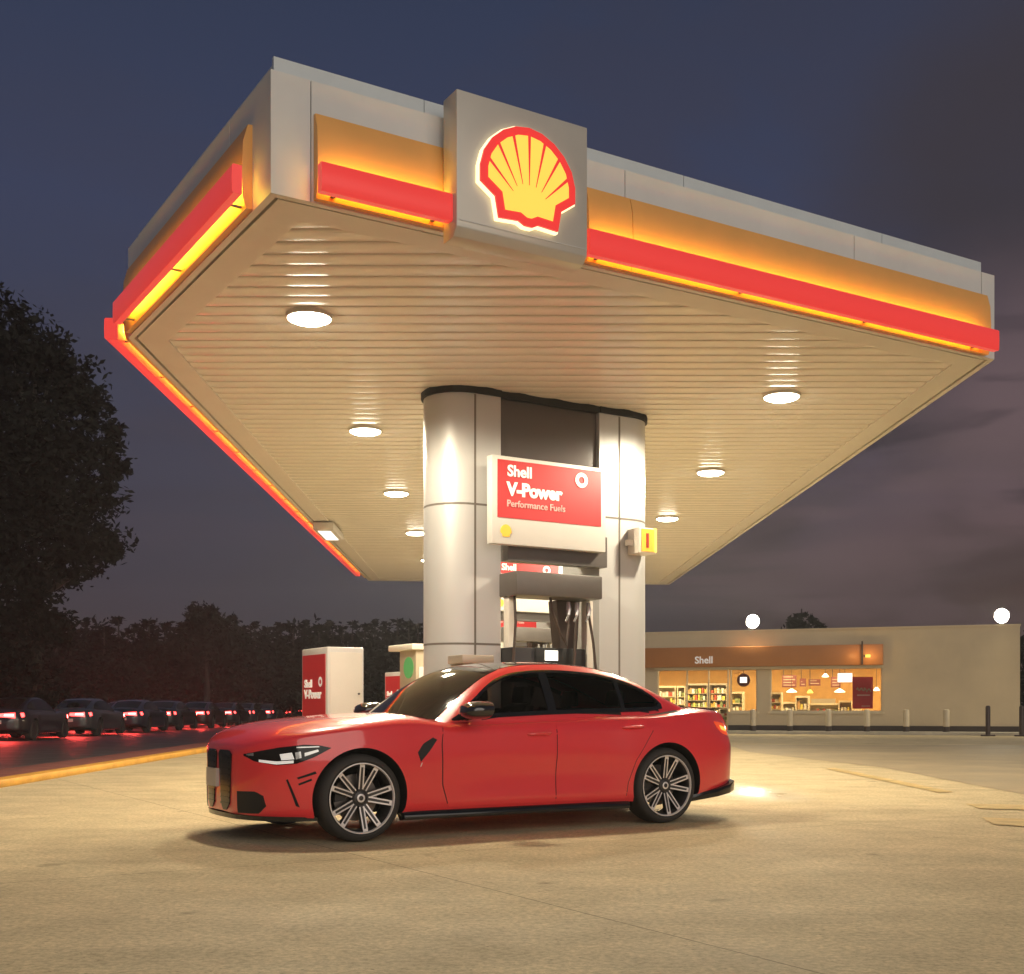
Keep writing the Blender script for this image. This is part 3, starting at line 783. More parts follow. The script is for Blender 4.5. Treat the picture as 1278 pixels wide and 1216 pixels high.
def decal(mb, A, B, axis, off=.003, nu=24, nv=8, m=0, skirt=.012):
    """a thin shell laid on the car body between two boundary lines"""
    A, B = polyline(A, nu), polyline(B, nu); g_ = []; ok = True
    for j in range(nv+1):
        row = []
        for i in range(nu+1):
            a = A[i][0]+(B[i][0]-A[i][0])*j/nv; b = A[i][1]+(B[i][1]-A[i][1])*j/nv
            o, d = RAY[axis](a, b); hit = bvh.ray_cast(o, d)
            if hit[0] is None:
                hit = bvh.find_nearest(o+d*3)
            nrm = hit[1] if hit[1].dot(d) < 0 else -hit[1]
            row.append((hit[0]+nrm*off, hit[0]-nrm*skirt))
        g_.append(row)
    i0 = len(mb.v)
    for row in g_: mb.v += [tuple(p[0]) for p in row]
    W_ = nu+1
    for j in range(nv):
        for i in range(nu):
            mb.f.append((i0+j*W_+i, i0+j*W_+i+1, i0+(j+1)*W_+i+1, i0+(j+1)*W_+i)); mb.m.append(m)
    brd = [(0, i) for i in range(nu+1)]+[(j, nu) for j in range(1, nv+1)]+[(nv, i) for i in range(nu-1, -1, -1)]+[(j, 0) for j in range(nv-1, 0, -1)]
    k0 = len(mb.v); mb.v += [tuple(g_[j][i][1]) for j, i in brd]; nb = len(brd)
    for k in range(nb):
        k2 = (k+1) % nb
        mb.f.append((i0+brd[k][0]*W_+brd[k][1], i0+brd[k2][0]*W_+brd[k2][1], k0+k2, k0+k)); mb.m.append(m)
    return mb

WX, WR, WZ = (.872, 3.722), .325, .325
def in_glass(x, z, e=0.):
    return 1.672+e < x < 3.80-e and fDB(x)+e < z < fDT(x)-e
def body_mesh(paint, detail=False):
    me = bpy.data.meshes.new('body'); me.from_pydata(bv, [], bf); me.materials.append(paint)
    b = bmesh.new(); b.from_mesh(me); bmesh.ops.recalc_face_normals(b, faces=b.faces); b.to_mesh(me); b.free()
    base = bpy.data.objects.new('body', me); C.objects.link(base)
    cm = MB()
    for x in WX:
        for sg in (-1, 1): cm.lathe([(.368, .55), (.368, 1.2)], (x, 0, WZ+.005), (0, sg, 0), (0, 0, 1), 64)
    cut = cm.build('cutter', M['carshell'])
    md = base.modifiers.new('arch', 'BOOLEAN'); md.object = cut; md.operation = 'DIFFERENCE'; md.solver = 'EXACT'; md.material_mode = 'TRANSFER'
    dg = bpy.context.evaluated_depsgraph_get(); m2 = bpy.data.meshes.new_from_object(base.evaluated_get(dg))
    bpy.data.objects.remove(base); bpy.data.objects.remove(cut)
    b = bmesh.new(); b.from_mesh(m2)
    vs = [b.verts.new(p) for p in gv]
    new = []
    for f in gf:
        q = [gv[i] for i in f]; cxm = sum(p[0] for p in q)/len(q); czm = sum(p[2] for p in q)/len(q); cym = abs(sum(p[1] for p in q)/len(q))
        side = len(q) == 4 and cym > .45
        if detail and side and all(in_glass(p[0], p[2], .006) for p in q): continue
        nf = b.faces.new([vs[i] for i in f]); new.append(nf)
        if detail and side and in_glass(cxm, czm): nf.material_index = 1
    if detail:
        for f in b.faces:
            c_ = f.calc_center_median()
            if len(f.verts) <= 6 and 1.75 < c_.x < 3.95 and abs(c_.y) < .80 and .80 < c_.z < .99 and f not in new[-1:] and abs(f.normal.z) > .5 and fT(c_.x)-c_.z > .1: f.material_index = 1
    bmesh.ops.recalc_face_normals(b, faces=new)
    b.to_mesh(m2); b.free()
    for p in m2.polygons: p.use_smooth = True
    m2.set_sharp_from_angle(angle=R(38)); m2.name = 'body'
    return m2

DLO_B = [(1.67, .893), (2.0, .912), (2.68, .94), (3.16, .952), (3.68, .966), (3.80, .985)]
DLO_T = [(1.72, .93), (1.892, 1.058), (2.04, 1.165), (2.166, 1.232), (2.38, 1.285), (2.69, 1.305), (3.1, 1.286), (3.435, 1.222), (3.65, 1.14), (3.77, 1.065), (3.815, 1.02)]
fDB, fDT = pchip(DLO_B), pchip([(1.67, .90)]+DLO_T)
def glass_part(x0, x1, inset=.016, n=16):
    xs = [x0+(x1-x0)*i/n for i in range(n+1)]
    return [(x, fDB(x)+inset) for x in xs], [(x, max(fDT(x)-inset, fDB(x)+inset+.002)) for x in xs]

def wheel(parent, x, sg, simple=False):
    yc = sg*.905; ax = (0, sg, 0)
    root = bpy.data.objects.new('wheel', None); C.objects.link(root); root.parent = parent
    root.location = Vector((x, yc, WZ)); root.empty_display_size = .1
    loc = Vector((x, yc, WZ))+worldloc(parent)
    T = lambda r, h: (r, h)
    ty = MB().lathe([(.255, -.235), (.285, -.25), (.315, -.235), (WR, -.20), (WR, -.06), (.317, -.022), (.30, -.002), (.278, .004), (.262, -.008), (.255, -.03)], loc, ax, (0, 0, 1), 64, close=False)
    if simple:
        ty.build('tyre', M['rubber'], root, smooth=True)
        MB().lathe([(.256, -.03), (.2, -.045), (.02, -.03)], loc, ax, (0, 0, 1), 32).build('rim', M['rimdark'], root, smooth=True)
        return root
    # shallow tread grooves
    ty.build('tyre', M['rubber'], root, smooth=True)
    rm = MB().lathe([(.256, -.22), (.245, -.2), (.235, -.16), (.236, -.05), (.246, -.022), (.2615, -.006), (.2615, -.012)], loc, ax, (0, 0, 1), 64, close=False)
    sgn_ = sg
    e1 = Vector((1, 0, 0)); e2 = Vector((0, 0, 1)); ea = Vector((0, sg, 0))
    Pt = lambda r, ang, h, w: loc+ea*h+(e1*math.cos(ang)+e2*math.sin(ang))*r+(e1*-math.sin(ang)+e2*math.cos(ang))*w
    fc = MB()
    for k in range(5):
        base = 2*PI*k/5+.05
        for s in (-1, 1):
            ra, rb2 = base+s*.20, base+s*.235
            # root to rim spoke
            r0, r1 = .035, .250; w0, w1 = .021, .020
            def P(t, w, h): return Pt(r0+(r1-r0)*t, ra+(rb2-ra)*t, h, w)
            h0_, h1_ = -.045, -.018
            ring0 = [P(0, -w0, h0_-.035), P(0, w0, h0_-.035), P(0, w0, h0_), P(0, -w0, h0_)]
            ring1 = [P(1, -w1, h1_-.05), P(1, w1, h1_-.05), P(1, w1, h1_), P(1, -w1, h1_)]
            rm.prism(ring0, ring1)
            for q in (-1, 1):
                fc.poly([P(.14, q*w0*.99, h0_+.005), P(1, q*w1*.99, h1_+.001), P(1, q*(w1-.0115), h1_+.001), P(.14, q*(w0-.0105), h0_+.005)])
            fc.poly([P(.90, -w1*.98, h1_-.002+.002), P(1, -w1*.98, h1_+.0012), P(1, w1*.98, h1_+.0012), P(.90, w1*.98, h1_)])
    rm.lathe([(.062, -.09), (.060, -.045), (.050, -.036), (.034, -.033), (.034, -.028), (.01, -.026)], loc, ax, (0, 0, 1), 32)
    rm.build('rim', M['rimdark'], root, smooth=True, sharp=30)
    fc.lathe([(.2615, -.004), (.2625, .0005), (.255, .001), (.249, -.010), (.249, -.014)], loc, ax, (0, 0, 1), 64, close=False)
    fc.lathe([(.032, -.0272), (.026, -.0255), (.018, -.0252)], loc, ax, (0, 0, 1), 24, close=False)
    fc.build('rim_face', M['rimface'], root, smooth=True, sharp=30, fix=False)
    MB().lathe([(.175, -.15), (.175, -.13), (.06, -.125)], loc, ax, (0, 0, 1), 40).build('brake_disc', M['bronze'], root)
    MB().prism([Pt(.10, .3*q+PI*.95, -.115, 0) for q in (-1, -.5, 0, .5, 1)]+[Pt(.185, .3*q+PI*.95, -.115, 0) for q in (1, .5, 0, -.5, -1)], [Pt(.10, .3*q+PI*.95, -.085, 0) for q in (-1, -.5, 0, .5, 1)]+[Pt(.185, .3*q+PI*.95, -.085, 0) for q in (1, .5, 0, -.5, -1)]).build('brake_caliper', M['darkplastic'], root)
    return root

def build_car(name, label, cat, paint, detail=True, group=None):
    root = thing(name, (0, 0, 0), label, cat, group)
    bo = bpy.data.objects.new('body', body_mesh(paint, detail)); C.objects.link(bo); bo.parent = root
    ends = glass_part
    for ax, sg in (('near', -1), ('far', 1)):
        mb = MB()
        if not detail:
            A, B = glass_part(1.672, 3.81, 0, 60); decal(mb, A, B, ax, .0025, 60, 8)
        else:
            xs_ = [1.672+(3.81-1.672)*i/60 for i in range(61)]
            decal(mb, [(x, fDB(x)) for x in xs_], [(x, min(fDB(x)+.034, fDT(x))) for x in xs_], ax, .008, 60, 2)
            decal(mb, [(x, max(fDT(x)-.022, fDB(x))) for x in xs_], [(x, fDT(x)) for x in xs_], ax, .008, 60, 2)
            for q0, q1 in ((1.70, 1.83), (2.565, 2.645), (3.325, 3.365), (3.765, 3.80)):
                A, B = glass_part(q0, q1, .004, 6); decal(mb, A, B, ax, .0075, 6, 8)
        tr_ = mb.build('window_trim', M['carblack'], root, smooth=True, sharp=40)
        for x0, x1 in ((1.82, 2.575), (2.635, 3.33), (3.36, 3.785)):
            mb = MB(); A, B = glass_part(x0, x1); decal(mb, A, B, ax, .006, 20, 8); mb.build('window', M['cabglass'] if detail else M['carglass'], root, smooth=True, sharp=40)
    # windscreen, rear window, roof
    def ycor(x):
        pts = gh_section(x); return max(p[0] for p in pts if p[1] > fT(x)-.10-.02) if fT(x) > .95 else .7
    mb = MB()
    A = [(1.40, 0), (1.425, -.25), (1.48, -.5), (1.57, -.685), (1.80, -.66), (2.02, -.615), (2.165, -.585)]
    wsl = [(1.44, 0), (1.455, -.3), (1.50, -.5), (1.58, -.67)]
    L_ = [(1.575, -.685), (2.16, -.565)]; R_ = [(1.575, .685), (2.16, .565)]
    # rows across, bowed with the screen
    def bow(mb, xa, xb, ya, yb2, bowk, off, mtl, nu=24, nv=12):
        A_, B_ = [], []
        for i in range(25):
            t = -1+2*i/24
            A_.append((xa+bowk*t*t, ya*t)); B_.append((xb+bowk*.55*t*t, yb2*t))
        decal(mb, A_, B_, 'top', off, nu, nv, mtl)
    bow(mb, 1.43, 2.14, .69, .555, .15, .004, 0); mb.build('windscreen', M['carglass'], root, smooth=True, sharp=40)
    mb = MB(); bow(mb, 2.165, 3.42, .545, .525, .05, .004, 0); mb.build('roof_panel', M['carbon'] if detail else paint, root, smooth=True, sharp=40)
    mb = MB(); bow(mb, 3.46, 4.16, .52, .52, -.06, .004, 0); mb.build('rear_window', M['carglass'], root, smooth=True, sharp=40)
    # tail lamps
    for sg in (-1, 1):
        ax = 'near' if sg < 0 else 'far'
        mb = MB()
        if detail:
            decal(mb, [(4.36, .815), (4.44, .765), (4.53, .745)], [(4.33, .87), (4.42, .865), (4.52, .85)], ax, .006, 12, 5)
            tl = mb.build('tail_lamp', M['tail'], root, smooth=True)
            m3 = MB(); decal(m3, [(4.42, .80), (4.50, .78)], [(4.41, .835), (4.50, .815)], ax, .010, 8, 3); m3.build('lamp_core', M['tailhot'], tl, smooth=True)
            m3 = MB(); decal(m3, [(sg*.30, .80), (sg*.66, .79)], [(sg*.30, .855), (sg*.62, .86)], 'rear', .006, 10, 4); m3.build('rear_lamp', M['tail'], tl, smooth=True)
        else:
            decal(mb, [(sg*.10, .74), (sg*.64, .70)], [(sg*.10, .83), (sg*.62, .86)], 'rear', .01, 10, 5)
            m3 = MB(); decal(m3, [(4.38, .74), (4.50, .72)], [(4.36, .86), (4.48, .85)], ax, .008, 6, 4)
            tl = mb.build('tail_lamp', M['brakelit'], root, smooth=True); m3.build('side_lamp', M['brakelit'], tl, smooth=True)
            m3 = MB(); decal(m3, [(sg*.30, .755), (sg*.60, .75)], [(sg*.30, .815), (sg*.58, .82)], 'rear', .014, 8, 3); m3.build('lamp_core', M['brakecore'], tl, smooth=True)
        for x in WX: wheel(root, x, sg, not detail)
    if not detail:
        mb = MB(); decal(mb, [(-.24, .52), (.24, .52)], [(-.24, .63), (.24, .63)], 'rear', .006, 8, 3); mb.build('number_plate', M['plate'], root)
        return root
    for ax, sg in (('near', -1), ('far', 1)):
        # doors with their shut lines
        fl_ = [(1.60, .235), (1.545, .40), (1.538, .70), (1.56, .875)]; fr_ = [(2.588, .235), (2.59, .45), (2.60, .75), (2.607, .915)]
        rl_ = [(2.588, .235), (2.59, .45), (2.60, .75), (2.607, .915)]; rr_ = [(3.285, .235), (3.30, .36), (3.375, .55), (3.47, .68), (3.56, .80), (3.62, .935)]
        def inset(Lc, d): return [(x+d, z) for x, z in Lc]
        mb = MB(); decal(mb, inset([(a_, min(z_, .84)) for a_, z_ in fl_], -.004), inset([p_ for p_ in rr_ if p_[1] < .81], .004), ax, .0006, 24, 60); 
        for p in range(len(mb.v)): pass
        mb.build('shut_line', M['carshell'], root, smooth=True)
        for (l_, r_, hx, hz) in ((fl_, fr_, 2.43, .785), (rl_, rr_, 3.36, .832)):
            mb = MB(); decal(mb, inset(l_, .004), inset(r_, -.004), ax, .0035, 24, 30)
            dr = mb.build('door', M['carred'], root, smooth=True, sharp=50)
            hb_ = MB(); o_, d_ = RAY[ax](hx, hz); hit = bvh.ray_cast(o_, d_)[0]
            pts = []
            yy = hit.y+sg*.004
            for k in range(9):
                t = -1+k/4; pts.append((hx+t*.115, yy+sg*.028*(1-t**4)+(-sg*.004 if abs(t) == 1 else 0), hz+.004*t))
            hb_.tube(pts, [.008]+[.0125]*7+[.008], 10)
            hn = hb_.build('handle', M['carred'], dr, smooth=True)
        # side vent, skirt, bumper marks
        mb = MB(); decal(mb, [(1.35, .585), (1.42, .655), (1.497, .748)], [(1.325, .655), (1.375, .72), (1.462, .766)], ax, .004, 10, 5); mb.build('side_vent', M['black'], root, smooth=True)
        mb = MB(); decal(mb, [(1.345, .545), (1.352, .548)], [(1.358, .575), (1.366, .578)], ax, .004, 3, 3); mb.build('vent_badge', M['rimface'], root)
        mb = MB(); decal(mb, [(.40, .28), (.425, .27)], [(.335, .47), (.345, .475)], ax, .003, 4, 8); decal(mb, [(.41, .475), (.53, .515)], [(.40, .487), (.52, .532)], ax, .003, 8, 2); decal(mb, [(.415, .43), (.50, .465)], [(.41, .443), (.495, .48)], ax, .003, 8, 2)
        mb.build('air_curtain', M['carshell'], root, smooth=True)
        sk = MB()
        for k in range(12):
            pass
        prf = [(.0, .208), (.024, .180), (.026, .150), (-.06, .135), (-.14, .215)]
        r0 = [(1.225, sg*(side_y(1.28, .23)+d-.025), z) for d, z in prf]; r1 = [(3.33, sg*(side_y(3.33, .23)+d-.025), z) for d, z in prf]
        rm_ = [(2.3, sg*(side_y(2.3, .23)+d-.015), z) for d, z in prf]
        sk.prism(r0, rm_); sk.prism(rm_, r1); sk.build('side_skirt', M['carblack'], root, bevel=.003)
        # headlamp
        mb = MB(); hb0 = [(.125, .640), (.17, .600), (.28, .575), (.40, .588), (.52, .637), (.63, .697)]; ht0 = [(.125, .652), (.20, .680), (.30, .705), (.45, .725), (.55, .720), (.632, .701)]
        decal(mb, hb0, ht0, ax, .004, 30, 8); hl = mb.build('headlight', M['carglass'], root, smooth=True, sharp=50)
        m3 = MB(); decal(m3, [(.19, .597), (.28, .581), (.38, .592)], [(.19, .615), (.28, .603), (.38, .612)], ax, .008, 12, 3); decal(m3, [(.31, .612), (.385, .620)], [(.30, .655), (.37, .668)], ax, .008, 8, 6)
        m3.build('light_strip', M['drl'], hl, smooth=True)
        m3 = MB(); decal(m3, [(.395, .618), (.43, .63)], [(.39, .668), (.425, .676)], ax, .008, 6, 6); decal(m3, [(.45, .640), (.545, .675)], [(.45, .665), (.54, .69)], ax, .007, 8, 4); decal(m3, [(.40, .70), (.55, .706)], [(.40, .709), (.55, .713)], ax, .007, 8, 2); decal(m3, [(.135, .645), (.165, .64)], [(.137, .652), (.165, .662)], ax, .007, 4, 2)
        m3.build('reflector', M['chrome'], hl, smooth=True)
        # front intakes on the bumper
        mb = MB(); decal(mb, [(sg*.37, .215), (sg*.58, .220), (sg*.635, .275)], [(sg*.37, .375), (sg*.56, .38), (sg*.62, .35)], 'front', .005, 10, 6); mb.build('bumper_intake', M['black'], root, smooth=True)
        # kidney grille with rim
        kb_ = [(sg*.09, .27), (sg*.13, .225), (sg*.20, .225), (sg*.26, .28)]; kt_ = [(sg*.022, .645), (sg*.05, .675), (sg*.24, .675), (sg*.29, .645)]
        mb = MB(); decal(mb, kb_, kt_, 'front', .008, 12, 16); gr = mb.build('kidney_grille', M['carblack'], root, smooth=True, sharp=50)
        m3 = MB()
        for k in range(9):
            z = .27+.043*k; decal(m3, [(sg*.075, z), (sg*.255, z)], [(sg*.075, z+.012), (sg*.255, z+.012)], 'front', .011, 6, 2, skirt=.0)
        m3.build('grille_bar', M['carblack'], gr)
        # mirror
        mr = MB(); my = sg*1.0
        prof_m = [(1.655, .02, .02), (1.675, .09, .046), (1.72, .122, .064), (1.78, .132, .070), (1.85, .126, .071), (1.872, .12, .066)]
        rings = []
        for x, w, h in prof_m:
            rings.append([(x+.012*math.sin(a), my-sg*.0+w*math.cos(a), .975+h*math.copysign(abs(math.sin(a))**.8, math.sin(a))) for a in [2*PI*k/20 for k in range(20)]])
        i0 = len(mr.v)
        for rg_ in rings: mr.v += rg_
        for i in range(len(rings)-1):
            for k in range(20):
                k2 = (k+1) % 20; mr.f.append((i0+i*20+k, i0+i*20+k2, i0+(i+1)*20+k2, i0+(i+1)*20+k)); mr.m.append(0)
        mr.f.append(tuple(i0+k for k in range(20))); mr.m.append(0); e = i0+100; mr.f.append(tuple(e+k for k in range(20))); mr.m.append(0)
        mo = mr.build('wing_mirror', M['carbon'], root, smooth=True, sharp=50)
        MB().tube([(1.80, sg*.80, .915), (1.79, sg*.86, .925), (1.785, sg*.93, .945)], [.03, .024, .02], 8).build('mirror_arm', M['carblack'], mo, smooth=True)
    for sy_ in (-.36, .36):
        for x0, hz_, wz in ((2.42, 1.02, .235), (3.40, .99, .22)):
            st = MB(); st.hexa([(x0-.02, sy_-wz, .86), (x0+.12, sy_-wz, .86), (x0+.12, sy_+wz, .86), (x0-.02, sy_+wz, .86), (x0+.10, sy_-wz*.8, hz_), (x0+.19, sy_-wz*.8, hz_), (x0+.19, sy_+wz*.8, hz_), (x0+.10, sy_+wz*.8, hz_)])
            se = st.build('seat', M['seat'], root, bevel=.03)
            MB().hexa([(x0+.11, sy_-.11, hz_+.015), (x0+.20, sy_-.11, hz_+.015), (x0+.20, sy_+.11, hz_+.015), (x0+.11, sy_+.11, hz_+.015), (x0+.13, sy_-.09, hz_+.16), (x0+.20, sy_-.09, hz_+.16), (x0+.20, sy_+.09, hz_+.16), (x0+.13, sy_+.09, hz_+.16)]).build('headrest', M['seat'], se, bevel=.025)
    MB().lathe([(.175, -.012), (.19, 0), (.175, .012), (.165, 0)], (1.98, .36, .93), (-.9, 0, .42), (0, 1, 0), 28, close=False).build('steering_wheel', M['carblack'], root, smooth=True)
    # number plate, splitter, diffuser, badge
    mb = MB(); decal(mb, [(-.02, .392), (.25, .392)], [(-.02, .530), (.25, .530)], 'front', .026, 14, 3, skirt=.0); mb.build('number_plate', M['plate'], root)
    sp = MB(); rgA, rgB = [], []
    for k in range(25):
        t = -1+k/12; yv = .78*t
        o_, d_ = RAY['front'](yv, .27); hit = bvh.ray_cast(o_, d_)[0]
        rgA.append((hit.x+.012, yv, .165)); rgB.append((hit.x+.006, yv, .20))
    rgA += [(.56, .80, .165), (.56, -.80, .165)]; rgB += [(.56, .80, .19), (.56, -.80, .19)]
    sp.prism(rgA, rgB).build('front_splitter', M['carblack'], root)
    df = MB(); ra2 = [(4.02, -.87), (4.30, -.885), (4.47, -.85), (4.60, -.76), (4.68, -.60), (4.72, -.3), (4.72, .3), (4.68, .6), (4.60, .76), (4.47, .85), (4.30, .885), (4.02, .87)]
    zf = lambda x: .175+max(0, x-4.05)*.13
    df.prism([(x, y_, zf(x)) for x, y_ in ra2], [(x+.008, y_*1.0, zf(x)+.06+max(0, x-4.05)*.05) for x, y_ in ra2]).build('rear_diffuser', M['carblack'], root, bevel=.004)
    ls = MB(); decal(ls, [(4.50, -.60), (4.50, .60)], [(4.545, -.58), (4.545, .58)], 'top', .012, 24, 3); ls.build('boot_spoiler', M['carbon'], root, smooth=True)
    return root

car = build_car('sports_sedan', 'red sports saloon with black roof and dark alloy wheels parked before the pump', 'car', M['carred'])
car.location = (-2.321, 9.175, 0); car.rotation_euler = (0, 0, R(31.25))

# cars set close on the road; their tail lamps stand in for light trails
tpos = [(-16.2-.012*k*5.9, 37.2+5.9*k+(k % 3)*.35) for k in range(10)]+[(-19.9-.01*k*6.1, 47.5+6.1*k+(k % 2)*.5) for k in range(9)]
tcol = ['trafficdark', 'trafficgrey', 'trafficblue', 'trafficdark', 'trafficwine']*4
tlab = ['dark saloon with red tail lamps in the tight queue on the road']*len(tpos)
tp = None
protos = {}
for (x, y_), cn, lb in zip(tpos, tcol, tlab):
    if tp is None:
        o = build_car('traffic_car', lb, 'car', M[cn], False, 'cars queued on the road')
        tp = o
        lp = bpy.data.lights.new('tail_glow', 'AREA'); lp.shape = 'RECTANGLE'; lp.size = 1.3; lp.size_y = .15; lp.energy = 95; lp.color = (1., .06, .05)
        lo = bpy.data.objects.new('tail_glow', lp); C.objects.link(lo); lo.parent = o; lo.location = (4.80, 0, .78); lo.rotation_euler = (0, R(-100), 0)
        lo.rotation_euler = Vector((1, 0, -.35)).to_track_quat('-Z', 'Y').to_euler()
    else:
        o = dup(tp); setp(o, lb)
        for ch in o.children:
            if ch.type == 'MESH' and ch.name.split('.')[0] in ('body', 'roof_panel'):
                ch.data = ch.data.copy(); ch.data.materials[0] = M[cn]
    o.location = (x, y_+4.72, 0); o.rotation_euler = (0, 0, R(-90+1.5))

# ------------------------------------------------------------------ shop
WP = (8.885, 49.0); wu = (math.cos(R(20)), -math.sin(R(20))); wo = (wu[1], -wu[0])   # outwards, towards the forecourt
frS = frame(WP, wu, wo)
def sS(px, d=0.): return alongs(px, (WP[0]+wo[0]*d, WP[1]+wo[1]*d), wu)
def zS(px, py, d=0.): a = sS(px, d); return zat(py, WP[1]+wu[1]*a+wo[1]*d)
shop = thing('petrol_station_shop', WP+(0,), 'long tan shop building with orange fascia and lit windows behind the forecourt', 'shop')
sl0, sr0 = sS(640), sS(1273)
ztop = zS(1050, 786); zw = zS(900, 835); zsil = zS(900, 888.5); zfa0, zfa1 = zS(960, 832), zS(960, 807)
d0, d1, w0, w1 = sS(820), sS(909), sS(911), sS(945); v0, v1 = sS(961), sS(1101)
wl = MB()
def wbox(a, b, z0, z1): wl.fbox(frS, a, b, -.25, 0, z0, z1)
wbox(sl0, d0, 0, ztop); wbox(d0, w1, zw, ztop); wbox(d1, w1, 0, zsil); wbox(w1, v0, 0, ztop); wbox(v0, v1, 0, zsil); wbox(v0, v1, zw, ztop); wbox(v1, sr0, 0, ztop)
wl.fbox(frS, sl0, sl0+.25, -14, -.25, 0, ztop); wl.fbox(frS, sr0-.25, sr0, -14, -.25, 0, ztop); wl.fbox(frS, sl0, sr0, -14.25, -14, 0, ztop)
wl.build('wall', M['wall'], shop)
MB().fbox(frS, sl0+.2, sr0-.2, -13.9, -.2, ztop-.5, ztop-.2).build('roof', M['skirt'], shop)
MB().fbox(frS, sl0-.05, sr0+.03, -.28, .03, ztop, ztop+.07).build('parapet_coping', M['wall'], shop)
MB().fbox(frS, sS(790), sS(1102, .35), .002, .35, zfa0, zfa1).build('fascia', M['fasciaorange'], shop, bevel=.02)
MB().fbox(frS, sS(818), sS(1102, .25), .002, .18, zfa0-.10, zfa0-.003).build('window_head', M['framecream'], shop)
sk = MB(); zsk = zS(1100, 906)
sk.fbox(frS, d1, sr0, .001, .05, 0, zsk); sk.build('plinth', M['skirt'], shop)
tx = MB(); lw = sS(897, .36)-sS(867, .36); add_text(tx, 'Shell', frS, sS(867, .36), .357, zS(880, 828, .36), .40, .009, .02, sx=1.0); tx.build('lettering', M['white'], shop)
fm = MB()
def framebars(a, b, z0, z1, mull=()):
    t = .05
    fm.fbox(frS, a, a+t, -.16, -.06, z0, z1); fm.fbox(frS, b-t, b, -.16, -.06, z0, z1)
    fm.fbox(frS, a+t, b-t, -.16, -.06, z1-t, z1); fm.fbox(frS, a+t, b-t, -.16, -.06, z0, z0+t)
    for q in mull: fm.fbox(frS, q-t/2, q+t/2, -.16, -.06, z0+t, z1-t)
def window(name, a, b, z0, z1, mull=()):
    global fm
    g_ = MB().fbox(frS, a+.02, b-.02, -.115, -.105, z0+.02, z1-.02).build(name, M['glass'], shop)
    fm = MB(); framebars(a, b, z0, z1, mull); fm.build('frame', M['framecream'], g_)
window('entrance_door', d0, d1, .02, zw, (sS(857), sS(884)))
window('window', w0, w1, zsil, zw); window('window', v0, v1, zsil, zw, ())
sb = MB(); sb.fbox(frS, v0-.08, v1+.08, .002, .08, zsil-.07, zsil); sb.fbox(frS, w0-.05, w1+.08, .002, .08, zsil-.07, zsil); sb.build('window_sill', M['framecream'], shop)
MB().fbox(frS, d0-4, v1+1.2, -6.2, -.26, -.01, .02).build('floor', M['intfloor'], shop)
MB().fbox(frS, d0-4, v1+1.2, -6.2, -.26, zw+.25, zw+.3).build('ceiling', M['intceil'], shop)
bw = MB(); bw.fbox(frS, d0-4, v1+1.2, -6.3, -6.2, 0, zw+.3); bw.fbox(frS, v1+1.1, v1+1.2, -6.2, -.26, 0, zw+.3); bw.fbox(frS, d0-4, d0-3.9, -6.2, -.26, 0, zw+.3); bw.build('interior_wall', M['interior'], shop)
cp = MB()
for k in range(7):
    a = d0-2+k*2.1
    cp.fbox(frS, a, a+1.2, -2.1, -1.2, zw+.22, zw+.245); cp.fbox(frS, a, a+1.2, -4.3, -3.5, zw+.22, zw+.245)
cp.build('ceiling_light', M['ceilpanel'], shop)
# lamp on the fascia end
t = thing('wall_lamp', frS(sS(1080, .4), .4, zfa0), 'slim dark wall lamp glowing at the right end of the shop fascia', 'lamp')
lampa = sS(1076, .42)
MB().fbox(frS, lampa-.03, lampa+.03, .353, .42, zfa0+.02, zfa1+.12).build('lamp_arm', M['darkpost'], t)
MB().fbox(frS, lampa+.12, lampa+.3, .353, .41, zfa0+.3, zfa0+.4).build('lamp_glass', M['amberlit'], t)
MB().fbox(frS, lampa+.05, lampa+.12, .353, .40, zfa0+.32, zfa0+.38).build('lamp_bracket', M['darkpost'], t)
lamp(t, 'bulb', frS(lampa+.35, .75, zfa0+.35), 9, (1, .62, .22), .08)
lamp(t, 'bulb', frS(lampa-.3, .7, zfa0+.35), 3.5, (1, .62, .22), .08)

# things inside the shop
rnd = random.Random(3)
pm = [mat('goods %d' % i, c, .5) for i, c in enumerate([(.8, .72, .5), (.75, .5, .12), (.8, .65, .15), (.5, .1, .06), (.7, .65, .58), (.25, .3, .12), (.6, .35, .15), (.85, .8, .7)])]
def goods(mb, a0, a1, d, z0, hmax, dens=.12):
    a = a0
    while a < a1-.05:
        w = rnd.uniform(.06, dens); h = rnd.uniform(.45, 1.)*hmax
        mb.fbox(frS, a, min(a+w, a1), d-rnd.uniform(.1, .2), d, z0, z0+h, rnd.randrange(8)); a += w+rnd.uniform(.005, .05)
def shelf_unit(name, label, cat, pa, pb, d, levels, zmax, back=True, mt='shelf'):
    a0, a1 = sS(pa, d), sS(pb, d)
    t = thing(name, frS((a0+a1)/2, d, .02), label, cat, 'shelves and fridges inside the shop')
    fr_ = MB()
    if back: fr_.fbox(frS, a0, a1, d-.55, d-.5, .02, zmax)
    fr_.fbox(frS, a0-.04, a0, d-.55, d, .02, zmax); fr_.fbox(frS, a1, a1+.04, d-.55, d, .02, zmax); fr_.fbox(frS, a0-.04, a1+.04, d-.55, d, zmax, zmax+.08)
    fr_.build('cabinet', M[mt], t)
    sh = MB(); gd = MB()
    for k in range(levels):
        z = .12+(zmax-.2)*k/levels
        sh.fbox(frS, a0+.002, a1-.002, d-.49, d-.05, z, z+.03); goods(gd, a0+.03, a1-.03, d-.08, z+.032, (zmax-.2)/levels*.78)
    sh.build('shelf', M[mt], t); g2 = gd.build('stock', pm, t); g2['kind'] = 'stuff'
    return t
shelf_unit('drinks_fridge', 'grey framed drinks fridge beside the shop entrance, left door stacked with bottles', 'fridge', 857, 882, -4.6, 6, 2.05, mt='fridge')
